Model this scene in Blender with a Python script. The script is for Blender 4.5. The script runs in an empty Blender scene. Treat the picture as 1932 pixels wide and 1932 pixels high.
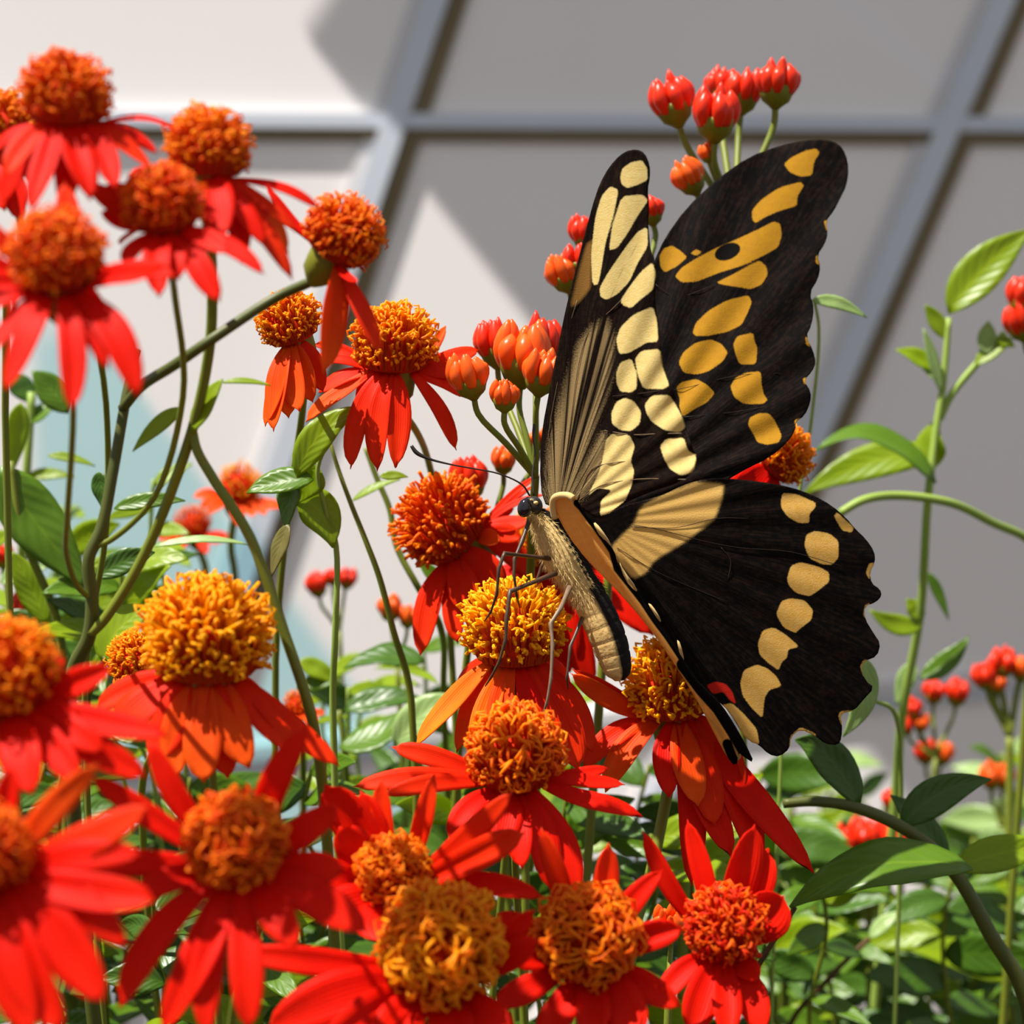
import bpy, bmesh, math, random
import numpy as np
from mathutils import Vector, Matrix
from mathutils.geometry import delaunay_2d_cdt
from mathutils.bvhtree import BVHTree

# ------------------------------------------------------------------ camera, world, sun, exposure
scene = bpy.context.scene
COL = scene.collection
FOC = 0.30                                   # butterfly stands 30 cm from the lens
K = (0.165 / FOC) / 1932.0                   # metres per pixel per metre of distance
cam_data = bpy.data.cameras.new('camera')
cam_data.sensor_width = 36.0
cam_data.lens = 36.0 * FOC / 0.165
cam_data.clip_start = 0.01
cam_data.clip_end = 50
cam_data.dof.use_dof = True
cam_data.dof.focus_distance = 0.298
cam_data.dof.aperture_fstop = 24.0
cam = bpy.data.objects.new('camera', cam_data)
COL.objects.link(cam)
cam.rotation_euler = (math.pi / 2, 0, 0)
scene.camera = cam

world = bpy.data.worlds.new('world')
scene.world = world
world.use_nodes = True
bg = world.node_tree.nodes['Background']
bg.inputs[0].default_value = (0.93, 0.95, 1.0, 1)
bg.inputs[1].default_value = 0.52

SUN = Vector((-0.40, -0.20, 0.89)).normalized()      # towards the sun
sun_data = bpy.data.lights.new('sun_offscreen', 'SUN')
sun_data.energy = 9.6
sun_data.angle = math.radians(0.53)
sun_data.color = (1.0, 0.95, 0.88)
sun = bpy.data.objects.new('sun_offscreen', sun_data)
COL.objects.link(sun)
sun.rotation_euler = SUN.to_track_quat('Z', 'Y').to_euler()
sun.location = (-1, -1, 3)

vs = scene.view_settings
vs.view_transform = 'Standard'
vs.look = 'None'
vs.exposure = 0.0
vs.gamma = 1.0
vs.use_curve_mapping = False

# ------------------------------------------------------------------ helpers
R = random.Random(7)


def P(px, py, d):
    return Vector(((px - 966) * K * d, d, (966 - py) * K * d))


def tag(o, label=None, cat=None, group=None, kind=None):
    if label: o['label'] = label
    if cat: o['category'] = cat
    if group: o['group'] = group
    if kind: o['kind'] = kind
    return o


def empty(name, loc):
    o = bpy.data.objects.new(name, None)
    o.empty_display_size = 0.01
    o.location = loc
    COL.objects.link(o)
    return o


def root_of(o):
    while o.parent: o = o.parent
    return o


def obj(name, verts, faces, mat, parent=None, smooth=True, attrs=None, colors=None, origin=None):
    """verts are in world space; they are stored relative to the parent thing"""
    if parent is not None:
        off = root_of(parent).location
    else:
        off = Vector(origin) if origin is not None else Vector((0, 0, 0))
    va = np.array([tuple(v) for v in verts], dtype=np.float64) - np.array(off)[None, :]
    me = bpy.data.meshes.new(name)
    me.from_pydata(va.tolist(), [], faces)
    if smooth:
        me.polygons.foreach_set('use_smooth', [True] * len(me.polygons))
    if attrs:
        for an, vals in attrs.items():
            vals = np.asarray(vals, dtype=np.float32)
            if vals.ndim == 1:
                a = me.attributes.new(an, 'FLOAT', 'POINT')
                a.data.foreach_set('value', vals)
            else:
                a = me.attributes.new(an, 'FLOAT_VECTOR', 'POINT')
                a.data.foreach_set('vector', vals.ravel())
    if colors is not None:
        a = me.color_attributes.new('col', 'FLOAT_COLOR', 'POINT')
        c = np.asarray(colors, dtype=np.float32)
        if c.shape[1] == 3:
            c = np.hstack([c, np.ones((len(c), 1), np.float32)])
        a.data.foreach_set('color', c.ravel())
    me.materials.append(mat)
    me.update()
    o = bpy.data.objects.new(name, me)
    if parent is not None:
        o.parent = parent
    else:
        o.location = off
    COL.objects.link(o)
    if name not in ('fur', 'dark_fur', 'collar_fur'): register(o, verts, faces)
    return o


REG = []                                     # [thing name, lower corner, upper corner, verts, faces, tree]


def register(o, verts, faces):
    a = np.array([tuple(v) for v in verts])
    REG.append([root_of(o).name, a.min(0), a.max(0), verts, faces, None])


def hits(verts, faces, own=None, stop=10 ** 9):
    """how many faces of this shape cut through things already standing"""
    a = np.array([tuple(v) for v in verts])
    lo, hi = a.min(0), a.max(0)
    tree = None
    n = 0
    for e in REG:
        if e[0] == own or e[0] == 'floor' or e[1][0] > hi[0] or e[2][0] < lo[0] or e[1][1] > hi[1] or e[2][1] < lo[1] or e[1][2] > hi[2] or e[2][2] < lo[2]: continue
        if tree is None: tree = BVHTree.FromPolygons([Vector(v) for v in verts], faces)
        if e[5] is None: e[5] = BVHTree.FromPolygons([Vector(v) for v in e[3]], e[4])
        n += len(tree.overlap(e[5]))
        if n >= stop: break
    return n


def spline(pts, n):
    """centripetal Catmull-Rom through pts, n samples per span"""
    pts = [np.array(p, dtype=float) for p in pts]
    if len(pts) == 2:
        return [pts[0] + (pts[1] - pts[0]) * t for t in np.linspace(0, 1, n + 1)]
    ext = [2 * pts[0] - pts[1]] + pts + [2 * pts[-1] - pts[-2]]
    out = []
    for i in range(1, len(ext) - 2):
        p0, p1, p2, p3 = ext[i - 1], ext[i], ext[i + 1], ext[i + 2]
        t0 = 0.0
        t1 = t0 + max(1e-6, np.linalg.norm(p1 - p0) ** .5)
        t2 = t1 + max(1e-6, np.linalg.norm(p2 - p1) ** .5)
        t3 = t2 + max(1e-6, np.linalg.norm(p3 - p2) ** .5)
        for j in range(n):
            t = t1 + (t2 - t1) * j / n
            a1 = (t1 - t) / (t1 - t0) * p0 + (t - t0) / (t1 - t0) * p1
            a2 = (t2 - t) / (t2 - t1) * p1 + (t - t1) / (t2 - t1) * p2
            a3 = (t3 - t) / (t3 - t2) * p2 + (t - t2) / (t3 - t2) * p3
            b1 = (t2 - t) / (t2 - t0) * a1 + (t - t0) / (t2 - t0) * a2
            b2 = (t3 - t) / (t3 - t1) * a2 + (t - t1) / (t3 - t1) * a3
            out.append((t2 - t) / (t2 - t1) * b1 + (t - t1) / (t2 - t1) * b2)
    out.append(pts[-1])
    return out


def chaikin(poly, n=1, k=.25):
    for _ in range(n):
        q = []
        for i in range(len(poly)):
            a, b = poly[i], poly[(i + 1) % len(poly)]
            q.append((a[0] * (1 - k) + b[0] * k, a[1] * (1 - k) + b[1] * k))
            q.append((a[0] * k + b[0] * (1 - k), a[1] * k + b[1] * (1 - k)))
        poly = q
    return poly


def tube(pts, rad, seg=6, cap=True):
    pts = [Vector(p) for p in pts]
    n = len(pts)
    if not hasattr(rad, '__len__'): rad = [rad] * n
    verts, faces = [], []
    t0 = (pts[1] - pts[0]).normalized()
    u = t0.orthogonal().normalized()
    for i in range(n):
        t = (pts[min(i + 1, n - 1)] - pts[max(i - 1, 0)])
        t = t.normalized() if t.length > 1e-12 else t0
        u = (u - t * u.dot(t))
        u = u.normalized() if u.length > 1e-9 else t.orthogonal().normalized()
        v = t.cross(u)
        for j in range(seg):
            a = 2 * math.pi * j / seg
            verts.append(pts[i] + (u * math.cos(a) + v * math.sin(a)) * rad[i])
    for i in range(n - 1):
        for j in range(seg):
            k = (j + 1) % seg
            faces.append((i * seg + j, i * seg + k, (i + 1) * seg + k, (i + 1) * seg + j))
    if cap:
        faces.append(tuple(range(seg - 1, -1, -1)))
        faces.append(tuple((n - 1) * seg + j for j in range(seg)))
    return verts, faces


def merge(parts):
    V, F = [], []
    for v, f in parts:
        o = len(V)
        V += list(v)
        F += [tuple(i + o for i in q) for q in f]
    return V, F


def boxmesh(corners_front, thick):
    """prism: polygon of points extruded along thick vector"""
    n = len(corners_front)
    V = [Vector(p) for p in corners_front] + [Vector(p) + Vector(thick) for p in corners_front]
    F = [tuple(range(n)), tuple(range(2 * n - 1, n - 1, -1))]
    for i in range(n):
        j = (i + 1) % n
        F.append((j, i, i + n, j + n))
    return V, F


def lathe(c, A, prof, seg=16, ridge=0.0, nr=8):
    """prof: (height along A, radius) pairs"""
    A = A.normalized()
    u = A.orthogonal().normalized()
    v = A.cross(u)
    V, F = [], []
    for h, r in prof:
        for j in range(seg):
            a = 2 * math.pi * j / seg
            rr = r * (1 + ridge * abs(math.sin(a * nr / 2)))
            V.append(c + A * h + (u * math.cos(a) + v * math.sin(a)) * rr)
    m = len(prof)
    for i in range(m - 1):
        for j in range(seg):
            k = (j + 1) % seg
            F.append((i * seg + j, i * seg + k, (i + 1) * seg + k, (i + 1) * seg + j))
    F.append(tuple(range(seg - 1, -1, -1)))
    F.append(tuple((m - 1) * seg + j for j in range(seg)))
    return V, F


# ------------------------------------------------------------------ materials
def new_mat(name):
    m = bpy.data.materials.new(name)
    m.use_nodes = True
    nt = m.node_tree
    b = nt.nodes['Principled BSDF']
    return m, nt, b


def mixrgb(nt, fac, a, b, mode='MIX'):
    n = nt.nodes.new('ShaderNodeMix')
    n.data_type = 'RGBA'
    n.blend_type = mode
    for s, v in ((0, fac), (6, a), (7, b)):
        if hasattr(v, 'is_linked') or hasattr(v, 'links'):
            nt.links.new(v, n.inputs[s])
        elif s == 0:
            n.inputs[0].default_value = v
        else:
            n.inputs[s].default_value = (*v, 1)
    return n.outputs[2]


def noise(nt, scale, detail=2, vec=None, dim='3D'):
    n = nt.nodes.new('ShaderNodeTexNoise')
    n.inputs['Scale'].default_value = scale
    n.inputs['Detail'].default_value = detail
    if vec is not None: nt.links.new(vec, n.inputs['Vector'])
    return n.outputs['Fac']


def attr(nt, name, out='Fac'):
    n = nt.nodes.new('ShaderNodeAttribute')
    n.attribute_name = name
    return n.outputs[out]


def mrange(nt, v, a, b, c=0.0, d=1.0):
    n = nt.nodes.new('ShaderNodeMapRange')
    nt.links.new(v, n.inputs[0])
    for i, x in zip((1, 2, 3, 4), (a, b, c, d)): n.inputs[i].default_value = x
    return n.outputs[0]


def mth(nt, op, a, b=None):
    n = nt.nodes.new('ShaderNodeMath')
    n.operation = op
    for i, v in enumerate((a, b)):
        if v is None: continue
        if hasattr(v, 'links'): nt.links.new(v, n.inputs[i])
        else: n.inputs[i].default_value = v
    return n.outputs[0]


def objcoord(nt):
    return nt.nodes.new('ShaderNodeTexCoord').outputs['Object']


def bump(nt, b, h, strength, dist):
    n = nt.nodes.new('ShaderNodeBump')
    n.inputs['Strength'].default_value = strength
    n.inputs['Distance'].default_value = dist
    nt.links.new(h, n.inputs['Height'])
    nt.links.new(n.outputs[0], b.inputs['Normal'])
    return n.outputs[0]


def add_translucent(nt, b, color, fac, normal=None):
    t = nt.nodes.new('ShaderNodeBsdfTranslucent')
    if hasattr(color, 'links'): nt.links.new(color, t.inputs[0])
    else: t.inputs[0].default_value = (*color, 1)
    if normal is not None: nt.links.new(normal, t.inputs['Normal'])
    mx = nt.nodes.new('ShaderNodeMixShader')
    mx.inputs[0].default_value = fac
    nt.links.new(b.outputs[0], mx.inputs[1])
    nt.links.new(t.outputs[0], mx.inputs[2])
    nt.links.new(mx.outputs[0], nt.nodes['Material Output'].inputs[0])


def mat_simple(name, c1, c2, scale, rough=.6, spec=.3, metal=0.0, trans=0.0, bmp=0.0, bscale=None):
    m, nt, b = new_mat(name)
    oc = objcoord(nt)
    col = mixrgb(nt, noise(nt, scale, 3, oc), c1, c2)
    nt.links.new(col, b.inputs['Base Color'])
    b.inputs['Roughness'].default_value = rough
    b.inputs['Specular IOR Level'].default_value = spec
    b.inputs['Metallic'].default_value = metal
    nrm = None
    if bmp: nrm = bump(nt, b, noise(nt, bscale or scale * 4, 3, oc), .5, bmp)
    if trans: add_translucent(nt, b, col, trans, nrm)
    return m


def mat_petal(name, c, c_tip):
    m, nt, b = new_mat(name)
    uv = attr(nt, 'uvp', 'Vector')
    sep = nt.nodes.new('ShaderNodeSeparateXYZ')
    nt.links.new(uv, sep.inputs[0])
    ns = noise(nt, 260, 3, objcoord(nt))
    col = mixrgb(nt, mrange(nt, sep.outputs[1], .35, 1.0), c, c_tip)
    dark = mixrgb(nt, mrange(nt, ns, .35, .75, 0, .45), col, (c[0] * .72, c[1] * .6, c[2] * .6))
    nt.links.new(dark, b.inputs['Base Color'])
    b.inputs['Roughness'].default_value = .5
    b.inputs['Specular IOR Level'].default_value = .10
    w = mth(nt, 'SINE', mth(nt, 'MULTIPLY', sep.outputs[0], 34.0))
    nrm = bump(nt, b, w, .16, .0002)
    add_translucent(nt, b, mixrgb(nt, .5, c, (min(1, c[0] * 1.1), c[1] * 2.2 + .01, c[2])), .36, nrm)
    return m


def mat_leaf(name, c, c2, trans, tcol):
    m, nt, b = new_mat(name)
    uv = attr(nt, 'uvp', 'Vector')
    sep = nt.nodes.new('ShaderNodeSeparateXYZ')
    nt.links.new(uv, sep.inputs[0])
    ax = mth(nt, 'ABSOLUTE', sep.outputs[0])
    ph = mth(nt, 'SUBTRACT', mth(nt, 'MULTIPLY', sep.outputs[1], 46.0), mth(nt, 'MULTIPLY', ax, 14.0))
    w = mth(nt, 'SINE', ph)
    ns = noise(nt, 120, 3, objcoord(nt))
    col = mixrgb(nt, ns, c, c2)
    col = mixrgb(nt, mrange(nt, w, .80, 1.0, 0, .10), col, (c2[0] * 1.4, c2[1] * 1.3, c2[2] * 1.4))
    col = mixrgb(nt, mrange(nt, ax, .09, .02, 0, .3), col, (c2[0] * 1.8, c2[1] * 1.5, c2[2] * 1.6))
    nt.links.new(col, b.inputs['Base Color'])
    b.inputs['Roughness'].default_value = .38
    b.inputs['Specular IOR Level'].default_value = .45
    nrm = bump(nt, b, w, .12, .0003)
    add_translucent(nt, b, tcol, trans, nrm)
    return m


M = {}
M['red'] = mat_petal('petal_red', (.78, .008, .0012), (.84, .016, .002))
M['scarlet'] = mat_petal('petal_scarlet', (.82, .022, .0015), (.88, .045, .004))
M['orange'] = mat_petal('petal_orange', (.88, .075, .005), (.92, .13, .008))
M['amber'] = mat_petal('petal_amber', (.92, .17, .006), (.95, .26, .012))
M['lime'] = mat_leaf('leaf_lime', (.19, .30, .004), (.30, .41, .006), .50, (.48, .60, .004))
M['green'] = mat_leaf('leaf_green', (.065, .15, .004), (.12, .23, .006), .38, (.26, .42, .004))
M['dark'] = mat_leaf('leaf_dark_shade', (.036, .095, .006), (.062, .145, .008), .25, (.12, .26, .005))  # mature leaf tone, also standing in for shade low in the undergrowth
M['pale'] = mat_leaf('leaf_pale', (.26, .40, .13), (.40, .54, .20), .4, (.48, .64, .12))
M['drab'] = mat_leaf('leaf_drab', (.14, .13, .03), (.22, .19, .05), .4, (.35, .28, .04))
M['stem'] = mat_simple('stem_olive', (.10, .13, .012), (.19, .22, .014), 90, .5, .35)
M['stem_dark'] = mat_simple('stem_dark', (.045, .060, .008), (.09, .10, .012), 90, .5, .35)
M['stem_light'] = mat_simple('stem_light', (.24, .36, .05), (.34, .46, .09), 90, .5, .35, trans=.15)
M['twig'] = mat_simple('twig_brown', (.05, .028, .012), (.11, .060, .022), 120, .7, .2)
M['calyx'] = mat_simple('calyx_green', (.13, .15, .010), (.25, .24, .014), 260, .5, .3, trans=.15)
M['core'] = mat_simple('core_red', (.46, .016, .003), (.60, .030, .004), 600, .8, .1)

m, nt, b = new_mat('floret')
ca = nt.nodes.new('ShaderNodeVertexColor'); ca.layer_name = 'col'
nt.links.new(ca.outputs[0], b.inputs['Base Color'])
b.inputs['Roughness'].default_value = .5
b.inputs['Specular IOR Level'].default_value = .25
add_translucent(nt, b, ca.outputs[0], .5)
M['floret'] = m


def mat_bud(name, c, c2):
    return mat_simple(name, c, c2, 350, .34, .35, trans=.2)


M['bud_red'] = mat_bud('bud_red', (.78, .012, .004), (.85, .05, .006))
M['bud_orange'] = mat_bud('bud_orange', (.85, .06, .005), (.92, .18, .012))


def mat_wing(name, black, black2, spot, spot2, streak=False, trans=.25, edge=(.0035, .0026, .0024), dust=26.0):
    m, nt, b = new_mat(name)
    uv = attr(nt, 'uvp', 'Vector')
    n_f = noise(nt, 9.0, 4, uv)
    n_d = noise(nt, 34.0, 3, uv)
    n_s = noise(nt, 130.0, 2, uv)
    cr = nt.nodes.new('ShaderNodeCombineXYZ')
    nt.links.new(mth(nt, 'MULTIPLY', attr(nt, 'ang'), 90.0), cr.inputs[0])
    nt.links.new(mth(nt, 'MULTIPLY', attr(nt, 'rad'), 2.2), cr.inputs[1])
    n_r = noise(nt, 1.0, 3, cr.outputs[0])
    col = mixrgb(nt, mrange(nt, mth(nt, 'MULTIPLY', mth(nt, 'ADD', n_f, .35), n_r), .36, .62), black, black2)
    if streak:
        ang = attr(nt, 'ang')
        comb = nt.nodes.new('ShaderNodeCombineXYZ')
        nt.links.new(mth(nt, 'MULTIPLY', ang, 34.0), comb.inputs[0])
        nt.links.new(mth(nt, 'MULTIPLY', attr(nt, 'rad'), .22), comb.inputs[1])
        st = noise(nt, 1.0, 1.5, comb.outputs[0])
        tanf = mth(nt, 'MULTIPLY', mrange(nt, mth(nt, 'ADD', attr(nt, 'tan'), mth(nt, 'MULTIPLY', mth(nt, 'SUBTRACT', n_d, .5), 26.0)), -8, 10), mrange(nt, st, .38, .52))
        col = mixrgb(nt, tanf, col, (.36, .25, .11))
        bro = mrange(nt, attr(nt, 'brown'), -3, 4)
        col = mixrgb(nt, bro, col, (.30, .15, .035))
    # dusty broad band near the root
    wob = mth(nt, 'MULTIPLY', mth(nt, 'SUBTRACT', n_s, .5), dust)
    band = mrange(nt, mth(nt, 'ADD', attr(nt, 'band'), wob), -1.5, 1.5)
    col = mixrgb(nt, band, col, spot2)
    sp = mth(nt, 'ADD', attr(nt, 'spot'), mth(nt, 'MULTIPLY', mth(nt, 'SUBTRACT', n_d, .5), 3.0))
    spf = mrange(nt, sp, -1.2, 1.2)
    scol = mixrgb(nt, mrange(nt, n_f, .3, .7), spot, spot2)
    col = mixrgb(nt, spf, col, scol)
    rd = mrange(nt, attr(nt, 'redspot'), -1.2, 1.2)
    col = mixrgb(nt, rd, col, (.55, .02, .01))
    vn = mrange(nt, attr(nt, 'dark'), -1.2, 1.2)
    col = mixrgb(nt, vn, col, edge)
    nt.links.new(col, b.inputs['Base Color'])
    b.inputs['Roughness'].default_value = .65
    b.inputs['Specular IOR Level'].default_value = .05
    nrm = bump(nt, b, mth(nt, 'ADD', n_s, mth(nt, 'MULTIPLY', n_d, 1.5)), .35, .00012)
    add_translucent(nt, b, col, trans, nrm)
    return m


BLK, BLK2 = (.0035, .0026, .0024), (.017, .009, .006)
M['wing_far'] = mat_wing('wing_upper_side', BLK, BLK2, (.47, .235, .014), (.42, .20, .018))
M['wing_hind'] = mat_wing('hindwing_upper_side', BLK, BLK2, (.76, .42, .075), (.80, .50, .14))
M['wing_near'] = mat_wing('wing_under_side', (.008, .0045, .0035), (.024, .013, .007), (.86, .70, .30), (.80, .62, .22), streak=True, trans=.35)
M['wing_fold'] = mat_wing('hindwing_folded', (.95, .50, .11), (1.0, .60, .17), (.80, .62, .28), (.74, .54, .20), trans=.45)
M['vein'] = mat_simple('wing_vein', (.10, .06, .03), (.20, .13, .07), 900, .5, .3)
M['vein_dark'] = mat_simple('wing_vein_dark', (.014, .008, .006), (.03, .018, .012), 900, .5, .3)
M['leg'] = mat_simple('leg_brown', (.03, .014, .008), (.10, .05, .025), 900, .45, .4)
M['leg_pale'] = mat_simple('leg_grey_brown', (.12, .075, .045), (.24, .16, .10), 900, .45, .4)
M['antenna'] = mat_simple('antenna_black', (.012, .009, .008), (.03, .022, .018), 900, .4, .4)
M['eye'] = mat_simple('eye_black', (.006, .005, .008), (.015, .012, .02), 400, .12, .6)
M['fur'] = mat_simple('fur_cream', (.60, .42, .15), (.74, .56, .26), 700, .8, .1, trans=.2)
M['fur_dark'] = mat_simple('fur_black', (.012, .010, .008), (.03, .022, .015), 700, .8, .1)

m, nt, b = new_mat('body')
ca = nt.nodes.new('ShaderNodeVertexColor'); ca.layer_name = 'col'
oc = objcoord(nt)
nz = noise(nt, 1500, 3, oc)
nt.links.new(mixrgb(nt, mrange(nt, nz, .35, .7, 0, .5), ca.outputs[0], (.55, .35, .12), 'MULTIPLY'), b.inputs['Base Color'])
b.inputs['Roughness'].default_value = .75
b.inputs['Specular IOR Level'].default_value = .15
bump(nt, b, nz, .6, .0002)
M['body'] = m

# setting materials
M['panel'] = mat_simple('glazing_panel', (.80, .765, .745), (.86, .825, .805), 3.0, .55, .25)
M['alu'] = mat_simple('aluminium_bar', (.52, .56, .63), (.60, .64, .71), 6, .5, .4)
M['strip'] = mat_simple('grey_strip', (.56, .55, .56), (.64, .63, .64), 6, .6, .3)
M['olive_strip'] = mat_simple('olive_bar_strip', (.150, .115, .060), (.21, .165, .095), 8, .7, .2)  # olive strips right of the mullions and below the upper rail
M['soil'] = mat_simple('soil', (.018, .012, .007), (.05, .034, .02), 14, .95, .05, bmp=.02)
M['opaque_slab'] = mat_simple('opaque_panel', (.55, .55, .54), (.62, .62, .61), 3, .6, .2)  # wall backing, and the added shade panel out of view


def mat_tint(name, c):
    m, nt, b = new_mat(name)
    b.inputs['Base Color'].default_value = (*c, 1)
    b.inputs['Roughness'].default_value = .1
    t = nt.nodes.new('ShaderNodeBsdfTransparent')
    n = noise(nt, 2.0, 2, objcoord(nt))
    nt.links.new(mixrgb(nt, n, c, tuple(min(1, x * 1.04) for x in c)), t.inputs[0])
    mx = nt.nodes.new('ShaderNodeMixShader')
    mx.inputs[0].default_value = .04
    nt.links.new(t.outputs[0], mx.inputs[1]); nt.links.new(b.outputs[0], mx.inputs[2])
    nt.links.new(mx.outputs[0], nt.nodes['Material Output'].inputs[0])
    return m


M['aqua_tint'] = mat_tint('aqua_sun_tint', (.52, .84, .88))  # colours sunlight for the teal wall patch
M['blue_tint'] = mat_tint('blue_sun_tint', (.10, .12, .20))  # colours sunlight for the faint blue band on the wall

# ------------------------------------------------------------------ the greenhouse
WY = 2.0
GZ = -0.62


def W(px, py, y=WY):          # a point of the back wall under a pixel
    p = P(px, py, WY)
    return Vector((p.x, y, p.z))


wall = obj('wall_back', *boxmesh([(-3, 2.03, GZ), (3, 2.03, GZ), (3, 2.03, 2.0), (-3, 2.03, 2.0)], (0, .05, 0)), M['opaque_slab'], smooth=False)
tag(wall, 'greenhouse wall of pale glazing panels behind the flowers', None, kind='structure')
fl = obj('floor', *boxmesh([(-3, -1.5, GZ), (3, -1.5, GZ), (3, 2.1, GZ), (-3, 2.1, GZ)], (0, 0, -.05)), M['soil'], smooth=False)
tag(fl, 'dark soil bed the flame vines grow from', None, kind='structure')


def mull_x(k, y):            # slanted mullions in wall pixels
    x0, s = [(-390, .24), (735 + 6, .335), (1790, .43), (2900, .52)][k]
    return x0 - (y - 250) * s


def rail_y(k, x):
    return [-700, 240, 1385, 1950][k] + (x - 966) * [0, .006, -.10, -.05][k]


for i in range(3):
    for j in range(3):
        q = []
        for (a, bb) in ((i, j), (i + 1, j), (i + 1, j + 1), (i, j + 1)):
            y = rail_y(bb, 966)
            x = mull_x(a, y)
            y = rail_y(bb, x)
            x = mull_x(a, y)
            q.append(W(x, y, 2.012))
        obj('panel', *boxmesh(q, (0, .018, 0)), M['panel'], wall, smooth=False)


def strip_between(name, pa, pb, off0, off1, y0, y1, mat, horizontal=False):
    """bar from pixel pa to pb on the wall, spanning off0..off1 px sideways"""
    o = (lambda p, k: (p[0], p[1] + k)) if horizontal else (lambda p, k: (p[0] + k, p[1]))
    q = [W(*o(pa, off0), y0), W(*o(pa, off1), y0), W(*o(pb, off1), y0), W(*o(pb, off0), y0)]
    return obj(name, *boxmesh(q, (0, y1 - y0, 0)), mat, wall, smooth=False)


for k in (1, 2):
    pa, pb = (mull_x(k, -700), -700), (mull_x(k, 2060), 2060)
    strip_between('mullion', pa, pb, -28, 20, 1.999, 2.013, M['alu'])
    strip_between('mullion_strip', pa, pb, -54, -28, 2.007, 2.013, M['strip'])
    strip_between('mullion_right_strip', pa, pb, 20, 56, 2.006, 2.013, M['olive_strip'])
for k in (1, 2):
    pa, pb = (-1400, rail_y(k, -1400)), (3300, rail_y(k, 3300))
    strip_between('rail', pa, pb, -26, 2, 2.001, 2.0135, M['alu'] if k == 1 else M['strip'], True)
    strip_between('rail_lower_strip', pa, pb, 2, 24, 2.005, 2.0132, M['olive_strip'] if k == 1 else M['alu'], True)

RZ = 1.30


def shade_pt(px, py):  # where an unseen caster must sit to shade this wall pixel
    p = W(px, py, 2.012)
    return p + SUN * ((RZ - p.z) / SUN.z)


opaque_slab = obj('shade_panel_offscreen', *boxmesh([shade_pt(*q) for q in ((578, 70), (1420, 1140), (2300, 2260), (4200, 2260), (4200, 300), (2380, 700), (1480, -60), (1180, -420), (900, -420))], (0, 0, .012)), M['opaque_slab'], smooth=False)  # unseen panel added above the frame, outline traced back from the wall shadow
tag(opaque_slab, 'unseen opaque panel added to shade part of the wall', None, kind='structure')
rs = obj('blue_tint_offscreen', *boxmesh([shade_pt(*q) for q in ((1480, -60), (2380, 700), (2440, 690), (1560, -60))], (0, 0, .010)), M['blue_tint'], opaque_slab, smooth=False)  # unseen strip added to let a faint blue band of sun through
rs2 = obj('shade_slab_offscreen', *boxmesh([shade_pt(*q) for q in ((1560, -60), (2440, 690), (4200, 300), (4200, -420), (1180, -420))], (0, 0, .012)), M['opaque_slab'], opaque_slab, smooth=False)  # rest of the added shade panel, beyond the blue strip
aq = obj('aqua_tint_offscreen', *boxmesh([shade_pt(*q) for q in ((150, 600), (250, 740), (800, 1500), (900, 1900), (60, 1900), (60, 640))], (0, 0, .008)), M['aqua_tint'], opaque_slab, smooth=False)  # unseen sheet added so the sun lays a teal patch on the wall

# ------------------------------------------------------------------ butterfly
def c1(pts): return [(920 + .39337 * x, 240 + .39337 * y) for x, y in pts]


def c2(pts): return [(920 + .39337 * x, 860 + .39337 * y) for x, y in pts]


def c3(pts): return [(760 + .25880 * x, 780 + .25880 * y) for x, y in pts]


def sdf(pts, poly):
    """signed distance in px, positive inside"""
    pts = np.asarray(pts); poly = np.asarray(poly, float)
    x, y = pts[:, 0], pts[:, 1]
    d = np.full(len(pts), 1e9)
    ins = np.zeros(len(pts), bool)
    for i in range(len(poly)):
        a, b = poly[i], poly[(i + 1) % len(poly)]
        e = b - a
        t = np.clip(((x - a[0]) * e[0] + (y - a[1]) * e[1]) / (e @ e + 1e-12), 0, 1)
        d = np.minimum(d, np.hypot(x - a[0] - e[0] * t, y - a[1] - e[1] * t))
        cond = (a[1] > y) != (b[1] > y)
        with np.errstate(divide='ignore', invalid='ignore'):
            xi = (b[0] - a[0]) * (y - a[1]) / (b[1] - a[1]) + a[0]
        ins ^= cond & (x < xi)
    return np.where(ins, d, -d)


def sdf_line(pts, line, w):
    pts = np.asarray(pts); line = np.asarray(line, float)
    d = np.full(len(pts), 1e9)
    for a, b in zip(line[:-1], line[1:]):
        e = b - a
        t = np.clip(((pts - a) @ e) / (e @ e), 0, 1)
        d = np.minimum(d, np.linalg.norm(pts - a - t[:, None] * e, axis=1))
    return w - d


def plane3(p, q, r):
    """depth over the picture plane through three (px,py,depth) points"""
    A = np.array([[a[0], a[1], 1] for a in (p, q, r)], float)
    return np.linalg.solve(A, np.array([p[2], q[2], r[2]], float))


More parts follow.
